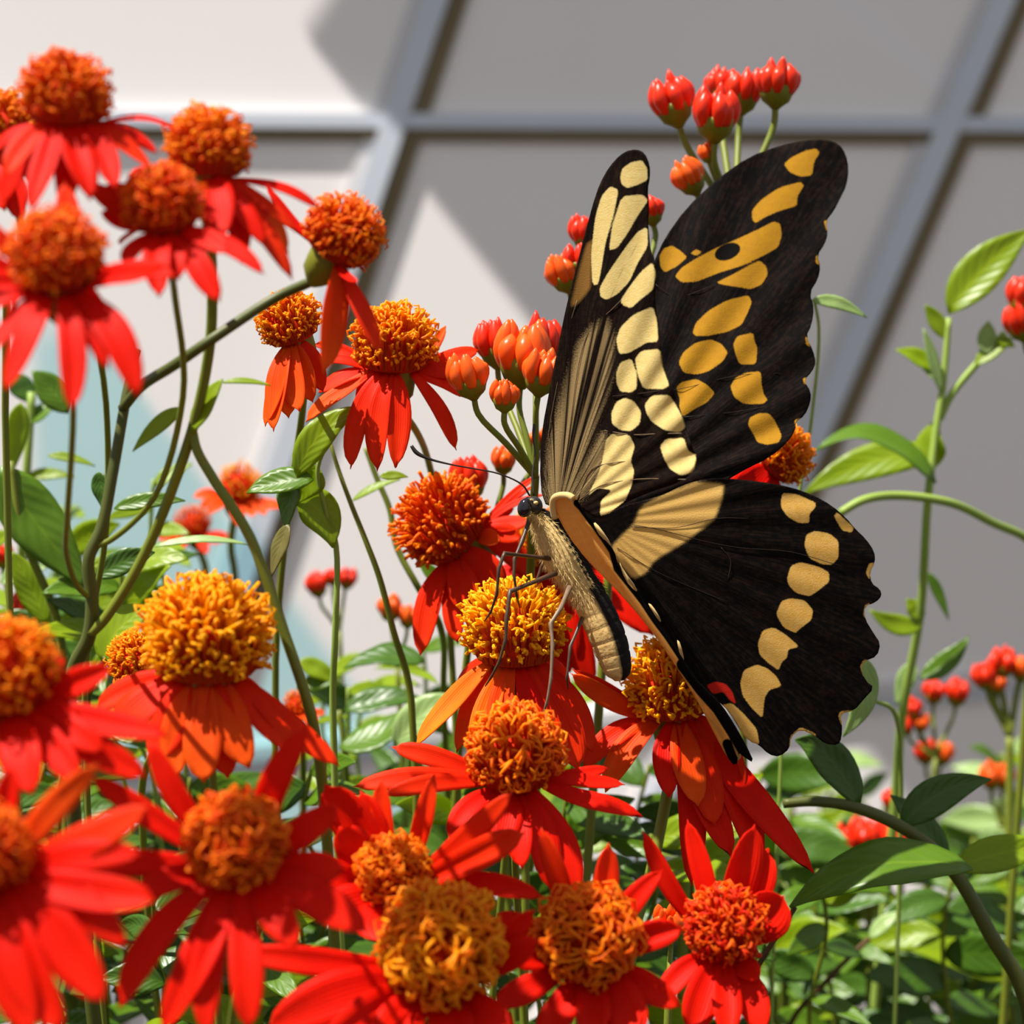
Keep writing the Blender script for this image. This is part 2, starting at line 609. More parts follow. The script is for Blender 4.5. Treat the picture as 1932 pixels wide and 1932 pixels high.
def wing(name, outline, plane, curve, mat, parent, layers, root, step=3.2, label=None, ripple=.0004):
    out = chaikin(outline, 1)
    ring = []
    for i in range(len(out)):
        a, b = np.array(out[i]), np.array(out[(i + 1) % len(out)])
        n = max(1, int(np.linalg.norm(b - a) / step))
        for t in range(n): ring.append(a + (b - a) * t / n)
    ring = np.array(ring)
    xs = np.arange(ring[:, 0].min(), ring[:, 0].max(), step)
    ys = np.arange(ring[:, 1].min(), ring[:, 1].max(), step)
    g = np.array([(x + (step / 2 if j % 2 else 0), y) for j, y in enumerate(ys) for x in xs])
    g = g[sdf(g, ring) > step * .6]
    allp = np.vstack([ring, g])
    vv, ee, ff, _, _, _ = delaunay_2d_cdt([Vector(p) for p in allp], [], [list(range(len(ring)))], 1, 1e-4)
    pts = np.array([tuple(v) for v in vv])
    dx, dy = pts[:, 0] - root[0], pts[:, 1] - root[1]
    ang = np.arctan2(dy, dx); rad = np.hypot(dx, dy) / 100
    depth = plane[0] * pts[:, 0] + plane[1] * pts[:, 1] + plane[2]
    edge = np.clip(sdf(pts, ring) / 60.0, 0, 1)
    depth = depth + curve * (rad / 5) ** 2 + ripple * np.sin(ang * 38) * np.clip(rad / 3, 0, 1) * (1.2 - .5 * edge)
    V = [P(p[0], p[1], d) for p, d in zip(pts, depth)]
    at = {'uvp': np.column_stack([pts / 100, np.zeros(len(pts))]), 'ang': ang, 'rad': rad}
    for key in ('spot', 'band', 'tan', 'redspot', 'brown', 'dark'):
        f = np.full(len(pts), -60.0)
        for item in layers.get(key, []):
            if isinstance(item, tuple): f = np.maximum(f, sdf_line(pts, item[0], item[1]))
            else: f = np.maximum(f, sdf(pts, chaikin(item, 1, .14)))
        at[key] = f
    o = obj(name, V, [tuple(f) for f in ff], mat, parent, attrs=at)
    md = o.modifiers.new('thickness', 'SOLIDIFY')
    md.thickness = .00014; md.offset = 0
    if label: o['label'] = label
    return o


def on_wing(plane, curve, root, pts, lift):
    res = []
    for x, y in pts:
        r_ = math.hypot(x - root[0], y - root[1]) / 100
        res.append(P(x, y, plane[0] * x + plane[1] * y + plane[2] + curve * (r_ / 5) ** 2 - lift))
    return res


bf = empty('butterfly', P(985, 1290, .296))
tag(bf, 'black and yellow swallowtail butterfly with raised wings feeding on an orange flower', 'butterfly')

# --- far forewing (upper side shown)
pl_ff = plane3((1130, 960, .3040), (1580, 290, .333), (1500, 850, .313))
ff_out = c1([(800, 640), (850, 530), (950, 390), (1100, 250), (1250, 142), (1400, 90), (1520, 66), (1620, 60), (1685, 82), (1718, 130), (1732, 200), (1722, 280), (1692, 340), (1662, 400), (1622, 450), (1632, 510), (1618, 560), (1580, 615), (1596, 670), (1584, 730), (1543, 795), (1566, 870), (1554, 950), (1526, 1005), (1560, 1070), (1574, 1130), (1558, 1170), (1516, 1215), (1550, 1270), (1548, 1320), (1520, 1385), (1478, 1412), (1478, 1450), (1440, 1510), (1360, 1580), (1200, 1660), (1080, 1740), (940, 1790), (700, 1880), (560, 1920), (440, 1880), (400, 1780), (520, 1300), (680, 900)])
ff_spots = [
    [(1420, 180), (1450, 150), (1520, 115), (1575, 103), (1592, 123), (1565, 165), (1555, 232), (1500, 238), (1450, 218)],
    [(1268, 400), (1310, 350), (1400, 290), (1500, 263), (1517, 280), (1485, 330), (1482, 378), (1400, 402), (1330, 432), (1283, 462), (1268, 440)],
    [(823, 620), (843, 583), (885, 568), (930, 598), (957, 625), (910, 667), (850, 697), (828, 672)],
    [(972, 606), (1000, 586), (1028, 600), (1000, 617)],
    [(898, 717), (930, 675), (1000, 630), (1090, 583), (1180, 545), (1300, 490), (1370, 453), (1402, 463), (1410, 520), (1392, 577), (1330, 612), (1230, 662), (1100, 702), (1000, 742), (930, 745)],
    [(1095, 747), (1180, 705), (1260, 660), (1305, 640), (1337, 670), (1342, 710), (1312, 757), (1260, 777), (1200, 767), (1130, 757)],
    [(983, 987), (998, 940), (1060, 880), (1150, 830), (1250, 806), (1267, 840), (1247, 890), (1217, 950), (1150, 982), (1050, 1002), (998, 1002)],
    [(916, 1130), (938, 1080), (1000, 1033), (1070, 1018), (1120, 1040), (1152, 1080), (1130, 1122), (1060, 1172), (1000, 1187), (938, 1177)],
    [(1178, 1040), (1198, 1003), (1272, 986), (1280, 1030), (1293, 1060), (1287, 1138), (1208, 1138), (1188, 1090)],
    [(903, 1250), (928, 1223), (1000, 1208), (1050, 1235), (1090, 1275), (1050, 1322), (990, 1352), (940, 1387), (913, 1372), (923, 1310)],
    [(1163, 1245), (1188, 1203), (1240, 1178), (1310, 1172), (1312, 1230), (1322, 1280), (1343, 1310), (1320, 1328), (1230, 1328), (1183, 1297)],
    [(1248, 1430), (1258, 1393), (1300, 1373), (1347, 1373), (1372, 1400), (1392, 1440), (1410, 1480), (1397, 1512), (1340, 1525), (1293, 1512), (1273, 1470)],
    [(1612, 450), (1640, 445), (1645, 490), (1625, 500)], [(1575, 615), (1600, 620), (1592, 665), (1572, 650)],
    [(1522, 1005), (1545, 1015), (1548, 1055), (1528, 1045)], [(1512, 1205), (1540, 1200), (1535, 1230), (1518, 1235)],
    [(1470, 1405), (1505, 1395), (1500, 1425), (1478, 1445)]]
oval = [(1150 + 66 * math.cos(a) * .94 + 38 * math.sin(a) * .3, 598 - 66 * math.cos(a) * .34 + 38 * math.sin(a)) for a in np.linspace(0, 2 * math.pi, 14)[:-1]]
w_ff = wing('forewing', ff_out, pl_ff, .003, M['wing_far'], bf, {'spot': [c1(s) for s in ff_spots], 'dark': [c1(oval)]}, (1120, 975), label='dark upper side of the forewing with deep yellow spots')
for ln in ([(600, 1290), (900, 1260), (1200, 1190), (1400, 1180)], [(940, 1390), (1150, 1370), (1400, 1330), (1520, 1310)], [(800, 750), (880, 810), (920, 850)], [(900, 830), (1000, 790), (1090, 755)]):
    obj('vein', *tube(on_wing(pl_ff, .003, (1120, 975), c1([tuple(p) for p in spline(ln, 4)]), .00016), .00005, 5), M['vein_dark'], w_ff)

# --- far hindwing
pl_fh = plane3((1130, 990, .3020), (1650, 1100, .311), (1450, 1420, .305))
fh_out = c2([(440, 230), (540, 290), (650, 238), (750, 213), (850, 185), (940, 138), (1050, 108), (1150, 108), (1300, 123), (1450, 148), (1560, 188), (1650, 238), (1722, 300), (1762, 350), (1815, 400), (1855, 460), (1858, 510), (1832, 560), (1840, 612), (1882, 640), (1890, 672), (1862, 703), (1806, 722), (1808, 780), (1850, 850), (1884, 900), (1868, 962), (1806, 985), (1790, 1020), (1813, 1080), (1855, 1112), (1800, 1172), (1758, 1222), (1690, 1238), (1700, 1290), (1697, 1352), (1682, 1388), (1620, 1382), (1575, 1345), (1500, 1310), (1452, 1350), (1450, 1402), (1400, 1444), (1350, 1434), (1300, 1385), (1260, 1372), (1220, 1330), (1160, 1230), (1100, 1170), (1020, 1150), (930, 1010), (850, 860), (740, 720), (640, 560), (560, 440), (480, 330)])
fh_spots = [
    [(1406, 220), (1413, 178), (1480, 183), (1572, 225), (1572, 245), (1542, 280), (1542, 322), (1490, 322), (1438, 292), (1408, 250)],
    [(1518, 430), (1528, 378), (1570, 360), (1640, 373), (1682, 410), (1682, 490), (1650, 522), (1600, 520), (1543, 492)],
    [(1435, 590), (1453, 528), (1500, 510), (1590, 533), (1637, 560), (1637, 605), (1590, 642), (1545, 674), (1478, 657), (1443, 620)],
    [(1383, 760), (1408, 698), (1450, 683), (1520, 693), (1560, 740), (1552, 787), (1500, 827), (1475, 850), (1418, 822)],
    [(1295, 900), (1318, 838), (1370, 823), (1430, 858), (1494, 915), (1440, 930), (1435, 967), (1408, 992), (1395, 1029), (1343, 992), (1303, 952)],
    [(1211, 1090), (1228, 1028), (1290, 1001), (1340, 1018), (1385, 1058), (1410, 1105), (1350, 1122), (1327, 1162), (1318, 1259), (1268, 1212), (1223, 1152)],
    [(1660, 290), (1675, 270), (1755, 345), (1745, 368), (1700, 358)], [(1813, 560), (1828, 518), (1856, 510), (1850, 562), (1830, 592)],
    [(1800, 765), (1808, 718), (1835, 705), (1828, 795)], [(1785, 1012), (1803, 978), (1835, 980), (1805, 1065)],
    [(1682, 1250), (1690, 1225), (1765, 1220), (1722, 1292), (1697, 1292)], [(1446, 1402), (1450, 1345), (1500, 1300), (1575, 1335), (1570, 1355), (1520, 1350), (1480, 1380), (1455, 1410)],
    [(1115, 1197), (1170, 1185), (1230, 1240), (1290, 1310), (1303, 1385), (1260, 1375), (1225, 1345), (1200, 1290), (1150, 1220)]]
fh_band = [[(930, 155), (1000, 128), (1132, 135), (1125, 200), (1090, 300), (1040, 340), (950, 410), (800, 500), (760, 560), (700, 590), (620, 500), (590, 440), (650, 375), (700, 330), (735, 245), (850, 188)]]
w_fh = wing('hindwing', fh_out, pl_fh, .002, M['wing_hind'], bf, {'spot': [c2(s) for s in fh_spots], 'band': [c2(s) for s in fh_band],
            'redspot': [c2([(1048, 1100), (1090, 1083), (1140, 1093), (1172, 1130), (1192, 1192), (1160, 1172), (1130, 1132), (1080, 1142)])]}, (1130, 985), label='black hindwing with a cream band and a curved row of yellow spots', ripple=.00016)
for ln in ([(690, 340), (900, 345), (1100, 300), (1250, 300)], [(700, 330), (850, 360), (1000, 400), (1200, 440), (1450, 460), (1700, 530)], [(1120, 440), (1165, 500), (1150, 600)], [(620, 440), (800, 550), (1000, 640), (1150, 700)]):
    obj('vein', *tube(on_wing(pl_fh, .002, (1130, 985), c2([tuple(p) for p in spline(ln, 4)]), .00016), .00005, 5), M['vein_dark'], w_fh)

# --- near forewing (under side shown)
pl_nf = plane3((1040, 960, .2975), (1210, 290, .278), (1310, 890, .273))
nf_out = c1([(262, 1800), (250, 1600), (265, 1430), (300, 1250), (340, 1050), (380, 850), (420, 700), (470, 500), (520, 320), (560, 228), (610, 158), (660, 116), (712, 104), (752, 122), (777, 180), (778, 240), (766, 300), (774, 380), (768, 450), (774, 530), (780, 590), (804, 640), (806, 740), (802, 850), (822, 950), (828, 1050), (840, 1150), (882, 1240), (922, 1350), (952, 1450), (982, 1540), (1004, 1580), (988, 1650), (930, 1700), (780, 1750), (660, 1800), (590, 1850), (530, 1880), (470, 1840), (420, 1810), (330, 1830)])
nf_spots = [
    [(638, 240), (648, 198), (690, 168), (742, 158), (768, 200), (768, 252), (720, 277), (670, 292), (643, 272)],
    [(503, 742), (498, 600), (518, 430), (548, 330), (590, 283), (630, 300), (606, 420), (566, 560), (545, 690), (532, 752), (515, 758)],
    [(645, 332), (742, 322), (772, 350), (722, 422), (672, 510), (622, 580), (584, 590), (600, 470)],
    [(538, 772), (578, 700), (660, 580), (722, 500), (768, 478), (770, 570), (722, 650), (682, 740), (622, 802), (570, 828), (543, 812)],
    [(638, 832), (678, 770), (740, 690), (792, 648), (808, 700), (794, 780), (740, 822), (690, 868), (648, 853)],
    [(618, 1020), (638, 960), (700, 900), (794, 858), (814, 930), (820, 1030), (765, 1032), (740, 1047), (680, 1082), (633, 1088)],
    [(708, 1110), (738, 1073), (828, 1063), (840, 1150), (874, 1240), (842, 1257), (748, 1253), (723, 1190)],
    [(618, 1180), (638, 1128), (690, 1108), (717, 1180), (717, 1252), (690, 1273), (638, 1268), (620, 1230)],
    [(595, 1370), (618, 1318), (660, 1298), (702, 1313), (738, 1365), (732, 1422), (690, 1458), (638, 1453), (598, 1422)],
    [(755, 1330), (788, 1288), (872, 1283), (904, 1330), (934, 1390), (950, 1442), (920, 1463), (850, 1453), (788, 1412), (763, 1370)],
    [(828, 1530), (858, 1493), (942, 1488), (962, 1550), (1004, 1575), (988, 1652), (930, 1671), (878, 1642), (848, 1590)],
    [(548, 1620), (568, 1500), (600, 1468), (682, 1476), (708, 1530), (687, 1600), (705, 1650), (692, 1720), (660, 1792), (592, 1848), (540, 1865), (545, 1790), (600, 1740), (530, 1730), (480, 1770), (520, 1690)]]
nf_tan = [[(270, 1800), (300, 1500), (370, 1250), (430, 1050), (500, 960), (570, 915), (606, 1000), (604, 1150), (570, 1280), (510, 1450), (450, 1640), (410, 1790)], [(400, 1790), (480, 1600), (560, 1450), (570, 1600), (500, 1720), (450, 1790)]]
nf_brown = [[(398, 860), (430, 720), (474, 560), (505, 540), (498, 700), (495, 770), (470, 805), (430, 850)]]
w_nf = wing('forewing', nf_out, pl_nf, -.0015, M['wing_near'], bf, {'spot': [c1(s) for s in nf_spots], 'tan': [c1(s) for s in nf_tan], 'brown': [c1(s) for s in nf_brown],
            'dark': [(c1([(565, 880), (640, 700), (720, 560)]), .1)]}, (1050, 985), label='pale underside of the forewing with cream spots and streaks')
for ln, mk in (([(285, 1780), (283, 1600), (300, 1420), (335, 1230), (380, 1000), (430, 830)], 'vein'), ([(350, 1800), (400, 1400), (450, 1080), (500, 960), (590, 880), (640, 830)], 'vein'), ([(440, 1790), (540, 1720), (700, 1690), (830, 1686), (950, 1690)], 'vein'),
               ([(600, 1290), (750, 1275), (890, 1255)], 'vein_dark'), ([(560, 1455), (700, 1475), (820, 1470), (930, 1468)], 'vein'), ([(430, 1790), (500, 1640), (600, 1610), (690, 1600)], 'vein')):
    obj('vein', *tube(on_wing(pl_nf, -.0015, (1050, 985), c1([tuple(p) for p in spline(ln, 4)]), .00015), .00007, 5), M[mk], w_nf)

# --- near hindwing, seen almost edge-on with its folded inner margin
pl_nh = plane3((1060, 940, .2930), (1180, 1130, .2930), (1075, 1040, .2968))
nh_out = c2([(308, 215), (328, 188), (380, 182), (422, 198), (445, 240), (500, 315), (555, 390), (606, 450), (626, 540), (684, 615), (746, 695), (806, 785), (866, 865), (926, 955), (996, 1070), (1060, 1130), (1120, 1190), (1190, 1300), (1240, 1390), (1280, 1475), (1225, 1440), (1205, 1420), (1192, 1494), (1146, 1440), (1096, 1345), (1024, 1205), (952, 1085), (850, 925), (752, 795), (676, 705), (598, 622), (516, 540), (428, 440), (356, 330)])


def nh_depth(x, y):
    # inner edge nearer the camera, tail swinging back
    return pl_nh[0] * x + pl_nh[1] * y + pl_nh[2]


nh_dark = [(c2([(430, 225), (450, 245), (505, 320), (560, 395), (600, 455), (622, 540), (684, 618), (746, 698), (806, 788), (866, 868), (926, 958), (996, 1078)]), 7.0),
           (c2([(940, 1000), (1030, 1120), (1110, 1210), (1180, 1320), (1260, 1460)]), 13.0), (c2([(1150, 1380), (1190, 1480)]), 9.0)]
nh_cream = [c2([(505, 325), (520, 318), (570, 385), (600, 440), (590, 450), (550, 405)]), c2([(628, 500), (650, 545), (720, 640), (712, 655), (660, 600)]),
            c2([(1010, 1150), (1040, 1150), (1100, 1250), (1140, 1340), (1128, 1370), (1080, 1280)]), c2([(1185, 1400), (1205, 1395), (1222, 1440), (1195, 1470)]), c2([(765, 705), (790, 715), (835, 790), (825, 800)]), c2([(905, 880), (925, 895), (945, 985), (935, 1000)])]
w_nh = wing('hindwing', nh_out, pl_nh, .0, M['wing_fold'], bf, {'spot': [], 'dark': nh_dark, 'band': []}, (1060, 940), step=3.0, label='orange folded inner margin of the hindwing seen edge on')
# raised fold lip along the root of the near hindwing
lip = [(318, 215), (330, 195), (365, 190), (405, 200), (425, 235)]
obj('wing_lip', *tube([P(x, y, nh_depth(x, y) - .0004) for x, y in c2([tuple(p) for p in spline([(322, 300), (312, 240), (318, 205), (345, 190), (385, 190), (412, 205)], 4)])], .00055, 8), M['fur'], w_nh)
for s in nh_cream:
    q = chaikin(s, 1)
    obj('cream_streak', *boxmesh([P(x, y, nh_depth(x, y) - .00022) for x, y in q], (0, .0002, 0)), M['fur'], w_nh)

# --- body
bp = [(1006, 962), (1018, 978), (1036, 1003), (1056, 1036), (1074, 1068), (1092, 1096), (1112, 1128), (1130, 1164), (1147, 1204), (1160, 1244), (1167, 1270), (1169, 1284)]
br = [10, 21, 31, 37, 37, 33, 33.5, 35, 35, 31, 24, 9]
bs = spline([(*p, r_) for p, r_ in zip(bp, br)], 12)
Dv = Vector((.80, -.12, .50)).normalized()
V, F, C = [], [], []
SEG = 28
nB = len(bs)
px_m = K * .30
for i, q in enumerate(bs):
    c = P(q[0], q[1], .3005)
    a = bs[max(i - 1, 0)]; b_ = bs[min(i + 1, nB - 1)]
    t = (P(b_[0], b_[1], .3) - P(a[0], a[1], .3)).normalized()
    u = (Dv - t * Dv.dot(t)).normalized()
    v = t.cross(u)
    s = i / (nB - 1)
    r_ = q[2] * px_m
    abd = s > .50
    if abd:
        ph = ((s - .50) / .5 * 8.5) % 1.0
        r_ *= 1 - .055 * (abs(ph - .5) * 2) ** 6
    for j in range(SEG):
        an = 2 * math.pi * j / SEG
        ca_, sa_ = math.cos(an), math.sin(an)
        V.append(c + (u * ca_ + v * sa_) * r_)
        jag = .02 * math.sin(i * 1.3)
        if abd:
            dk = ca_ > .40 + jag
            base = (.70, .49, .19)
        else:
            dk = ca_ > .62 + jag
            base = (.62, .46, .19)
        C.append((.008, .006, .005) if dk else base)
for i in range(nB - 1):
    for j in range(SEG):
        k = (j + 1) % SEG
        F.append((i * SEG + j, i * SEG + k, (i + 1) * SEG + k, (i + 1) * SEG + j))
F.append(tuple(range(SEG - 1, -1, -1))); F.append(tuple((nB - 1) * SEG + j for j in range(SEG)))
body = obj('body', V, F, M['body'], bf, colors=C)
body['label'] = 'cream furry thorax and ringed abdomen with a black back stripe'

# fur on the thorax
VF, FF = [], []
rr = random.Random(3)
VD, FD = [], []
for _ in range(3200):
    i = rr.randrange(3, int(nB * .56)); j = rr.randrange(SEG)
    p = V[i * SEG + j]
    q = bs[i]
    c = P(q[0], q[1], .3005)
    n = (p - c).normalized()
    t = (P(bs[i + 1][0], bs[i + 1][1], .3) - P(bs[i - 1][0], bs[i - 1][1], .3)).normalized()
    ln = rr.uniform(.0007, .0016)
    d = (n * rr.uniform(.35, .8) + t * rr.uniform(.4, 1.0) + Vector((rr.uniform(-.3, .3), rr.uniform(-.3, .3), rr.uniform(-.3, .3)))).normalized()
    sd = n.cross(d)
    if sd.length < 1e-6: continue
    sd.normalize()
    w_ = rr.uniform(.00003, .00006)
    dark_ = C[i * SEG + j][0] < .1
    VV, FFx = (VD, FD) if dark_ else (VF, FF)
    o_ = len(VV)
    VV += [p - sd * w_, p + sd * w_, p + n * w_, p + d * ln]
    FFx += [(o_, o_ + 1, o_ + 3), (o_ + 1, o_ + 2, o_ + 3), (o_ + 2, o_, o_ + 3)]
tag(obj('fur', VF, FF, M['fur'], body, smooth=False), kind='stuff')
if VD: tag(obj('dark_fur', VD, FD, M['fur_dark'], body, smooth=False), kind='stuff')


def ellipsoid(c, rx, ry, rz, seg=20, rings=12, rot=None):
    V, F = [], []
    for i in range(rings + 1):
        th = math.pi * i / rings
        for j in range(seg):
            a = 2 * math.pi * j / seg
            p = Vector((rx * math.sin(th) * math.cos(a), ry * math.sin(th) * math.sin(a), rz * math.cos(th)))
            if rot is not None: p = rot @ p
            V.append(c + p)
    for i in range(rings):
        for j in range(seg):
            k = (j + 1) % seg
            F.append((i * seg + j, (i + 1) * seg + j, (i + 1) * seg + k, i * seg + k))
    return V, F


hd = obj('head', *ellipsoid(P(1007, 955, .2995), 17 * px_m, 18 * px_m, 19 * px_m), M['antenna'], bf)
obj('eye', *ellipsoid(P(990, 958, .2965), 13.5 * px_m, 13 * px_m, 18.5 * px_m, rot=Matrix.Rotation(.25, 3, 'Y')), M['eye'], hd)
obj('eye', *ellipsoid(P(996, 955, .3032), 13 * px_m, 13 * px_m, 18 * px_m), M['eye'], hd)
obj('cream_fleck', *ellipsoid(P(1011, 949, .2982), 5 * px_m, 5 * px_m, 4 * px_m, 10, 6), M['fur'], hd)
obj('cream_fleck', *ellipsoid(P(1002, 943, .2982), 2.5 * px_m, 4 * px_m, 2.5 * px_m, 10, 6), M['fur'], hd)
VP, FP = [], []
for _ in range(420):                          # hairs of the face and collar
    a = rr.uniform(0, 1)
    p = P(998 + 24 * a + rr.uniform(-5, 5), 972 + 14 * a + rr.uniform(-8, 8), .2985 + rr.uniform(-.0016, .001))
    d = Vector((rr.uniform(-.5, .3), rr.uniform(-.8, .1), rr.uniform(-1, .2))).normalized()
    sd = d.orthogonal().normalized() * .00005
    o_ = len(VP)
    VP += [p - sd, p + sd, p + d.cross(sd), p + d * rr.uniform(.0006, .0014)]
    FP += [(o_, o_ + 1, o_ + 3), (o_ + 1, o_ + 2, o_ + 3), (o_ + 2, o_, o_ + 3)]
tag(obj('collar_fur', VP, FP, M['fur'], hd, smooth=False), kind='stuff')


def limb(name, pts, depths, radii, mat, n=5):
    q = c3(pts)
    s = spline([(x, y, d, r_) for (x, y), d, r_ in zip(q, depths, radii)], n)
    return obj(name, *tube([P(a[0], a[1], a[2]) for a in s], [max(.4, a[3]) * px_m for a in s], 7), mat, bf)


limb('antenna', [(925, 600), (870, 520), (700, 440), (500, 400), (340, 370), (190, 330), (100, 285), (62, 235)], [.2985, .2975, .296, .295, .294, .294, .294, .294], [1.9, 1.7, 1.5, 1.5, 1.7, 2.7, 4.2, 3.2], M['antenna'])
limb('antenna', [(955, 600), (945, 440), (965, 290), (952, 200), (955, 130), (960, 75)], [.301, .302, .303, .3035, .304, .304], [1.8, 1.7, 1.5, 2.0, 3.4, 2.6], M['antenna'])


def leg(pts, depths, mat, r0=4.0):
    n = len(pts)
    q = c3(pts)
    V, F = [], []
    s = []
    for i in range(n - 1):
        for t in np.linspace(0, 1, 5)[:-1]:
            s.append([q[i][0] * (1 - t) + q[i + 1][0] * t, q[i][1] * (1 - t) + q[i + 1][1] * t, depths[i] * (1 - t) + depths[i + 1] * t,
                      (r0 * (1 - .6 * (i + t) / (n - 1))) * (1 + .28 * (1 - t) ** 4)])
    s.append([*q[-1], depths[-1], 1.0])
    o = obj('leg', *tube([P(*a[:3]) for a in s], [a[3] * px_m for a in s], 7), mat, bf)
    return o


leg([(925, 770), (870, 930), (815, 1060), (810, 1170), (830, 1330), (852, 1415)], [.298, .296, .2945, .294, .2945, .297], M['leg'], 4.2)
leg([(1075, 1058), (740, 1020), (700, 1130), (685, 1320), (640, 1450), (598, 1512)], [.2985, .291, .2905, .291, .293, .2945], M['leg'], 4.0)
leg([(1045, 1010), (1010, 1130), (940, 1310), (925, 1420)], [.303, .304, .304, .303], M['leg'], 4.0)
leg([(1115, 1165), (780, 1300), (755, 1500), (750, 1650), (700, 1820), (640, 1930), (600, 1990)], [.298, .2905, .2895, .2895, .2900, .2915, .294], M['leg'], 4.4)
leg([(1215, 1270), (1150, 1420), (1078, 1530), (1092, 1680), (1080, 1930), (1050, 2110), (1010, 2230)], [.297, .2915, .290, .289, .288, .288, .2895], M['leg_pale'], 4.6)
leg([(1310, 1490), (1220, 1700), (1195, 1930), (1205, 2010)], [.2975, .294, .293, .2945], M['leg'], 3.6)

# ------------------------------------------------------------------ plant builders
def petal_mesh(base, tip, A, rad, width, bend, seed, face=.7, fork=True, curl=0.0, nl=12, nw=4):
    rp = random.Random(seed)
    L = (tip - base).length
    ctrl = base * .55 + tip * .45 + (A * .75 + rad * .35).normalized() * L * .22 * bend
    N0 = (A * .55 + rad * .45 + Vector((0, -1, 0)) * face).normalized()
    V, F, uv = [], [], []
    twist = rp.uniform(-.35, .35)
    notch = rp.uniform(.0, .05) if fork else .0
    side_prev = None
    cup = rp.uniform(.12, .55)
    width *= rp.uniform(.92, 1.14)
    sw = rp.uniform(.48, .66)
    wob = rp.uniform(-.14, .14) * L
    wav = rp.uniform(0, 6)
    for i in range(nl + 1):
        t = i / nl
        p = base * (1 - t) ** 2 + ctrl * 2 * t * (1 - t) + tip * t * t
        tg = ((ctrl - base) * (1 - t) + (tip - ctrl) * t).normalized()
        N = N0
        sd = tg.cross(N)
        if sd.length < .15: sd = tg.cross(Vector((.2, -1, .3)))
        sd.normalize()
        if side_prev is not None and sd.dot(side_prev) < 0: sd = -sd
        side_prev = sd
        nn = sd.cross(tg).normalized()
        if nn.dot(N0) < 0: nn = -nn
        ca_, sa_ = math.cos(twist * t), math.sin(twist * t)
        s2 = sd * ca_ + nn * sa_
        n2 = nn * ca_ - sd * sa_
        p = p + sd * wob * math.sin(math.pi * t) * .5 + n2 * (curl * L * t ** 4 + .012 * L * math.sin(wav + 7 * t))
        prof = (.36 + .64 * math.sin(min(1, t / sw) * math.pi / 2)) if t < sw else max(0, 1 - ((t - sw) / (1.01 - sw)) ** 2.1) ** .72
        w = width * .5 * max(prof, .18)
        for j in range(nw + 1):
            u = -1 + 2 * j / nw
            e = tg * 0
            if t > .9: e = tg * (-(u * u) * .05 * L + (notch * L * (math.cos(u * math.pi * 2.0) - 1) * .35)) * ((t - .9) / .1)
            V.append(p + s2 * (u * w) + n2 * (abs(u) ** 1.7 * w * cup) + e)
            uv.append((u, t, 0))
    for i in range(nl):
        for j in range(nw):
            a = i * (nw + 1) + j
            F.append((a, a + 1, a + nw + 2, a + nw + 1))
    return V, F, uv


def floret_mesh(c, A, rec, r, n, yel, seed, spread=1.9, long=1.0, curly=1.0):
    rf = random.Random(seed)
    u0 = A.orthogonal().normalized(); v0 = A.cross(u0)
    V, F, C = [], [], []

    def add_tube(pts, rad, seg, cols):
        o = len(V)
        v, f = tube(pts, rad, seg, cap=False)
        V.extend(v)
        F.extend([tuple(i + o for i in q) for q in f])
        for cc in cols: C.extend([cc] * seg)

    ga = math.pi * (3 - math.sqrt(5))
    for i in range(n):
        f = (i + .5) / n
        th = spread * f ** .55 * rf.uniform(.96, 1.04)
        ph = i * ga + rf.uniform(-.2, .2)
        dr = A * math.cos(th) + (u0 * math.cos(ph) + v0 * math.sin(ph)) * math.sin(th)
        pr = (u0 * math.cos(ph) + v0 * math.sin(ph))
        base = rec + pr * r * .72 * min(1, th / 1.3)
        tipr = r * rf.uniform(.82, 1.0)
        tip = c + dr * tipr + Vector((rf.uniform(-1, 1), rf.uniform(-1, 1), rf.uniform(-1, 1))) * r * .05
        md = (base + tip) / 2 + A * r * .04
        top = math.cos(th)
        y = min(1, max(0, yel * 1.05 + .10 + rf.uniform(-.3, .3)))
        red = (.62, .018 + .05 * max(0, yel), .002)
        org = (.78, .030 + .07 * y, .002)
        yl = (1.0, .31 + .20 * min(1.1, yel), .005)
        tipc = tuple(o_ * (1 - y) + y_ * y for o_, y_ in zip(org, yl))
        midc = tuple(a * .35 + b * .65 for a, b in zip(red, org))
        add_tube([base, md, md * .4 + tip * .6, tip], [r * .026, r * .034, r * .044, r * .058], 5, [red, midc, midc, tuple(a * (1 - .55 * y) + b * .55 * y for a, b in zip(midc, tipc))])
        # the two curling style branches
        for k in range(2):
            sdv = (dr.cross(Vector((rf.uniform(-1, 1), rf.uniform(-1, 1), rf.uniform(-1, 1))))).normalized()
            ln = r * rf.uniform(.10, .26) * long * (1.2 if top > .25 else .6)
            p0 = tip - dr * r * .02
            p1 = tip + dr * ln * .55 + sdv * ln * .18
            p2 = tip + dr * ln * .85 + sdv * ln * .50 * curly
            p3 = tip + dr * ln * (.95 - .40 * curly) + sdv * ln * .85 * curly
            br_ = tuple(min(1, x * 1.08) for x in tipc)
            add_tube([p0, p1, p2, p3], [r * .042, r * .037, r * .033, r * .018], 4, [tipc, br_, br_, br_])
    return V, F, C


def stem_tube(pts3, r0, r1, n=6, seg=8):
    s = spline([tuple(p) for p in pts3], n)
    m_ = len(s)
    return tube([Vector(p) for p in s], [r0 + (r1 - r0) * i / (m_ - 1) * 1.0 for i in range(m_)], seg)


TG = random.Random(77)


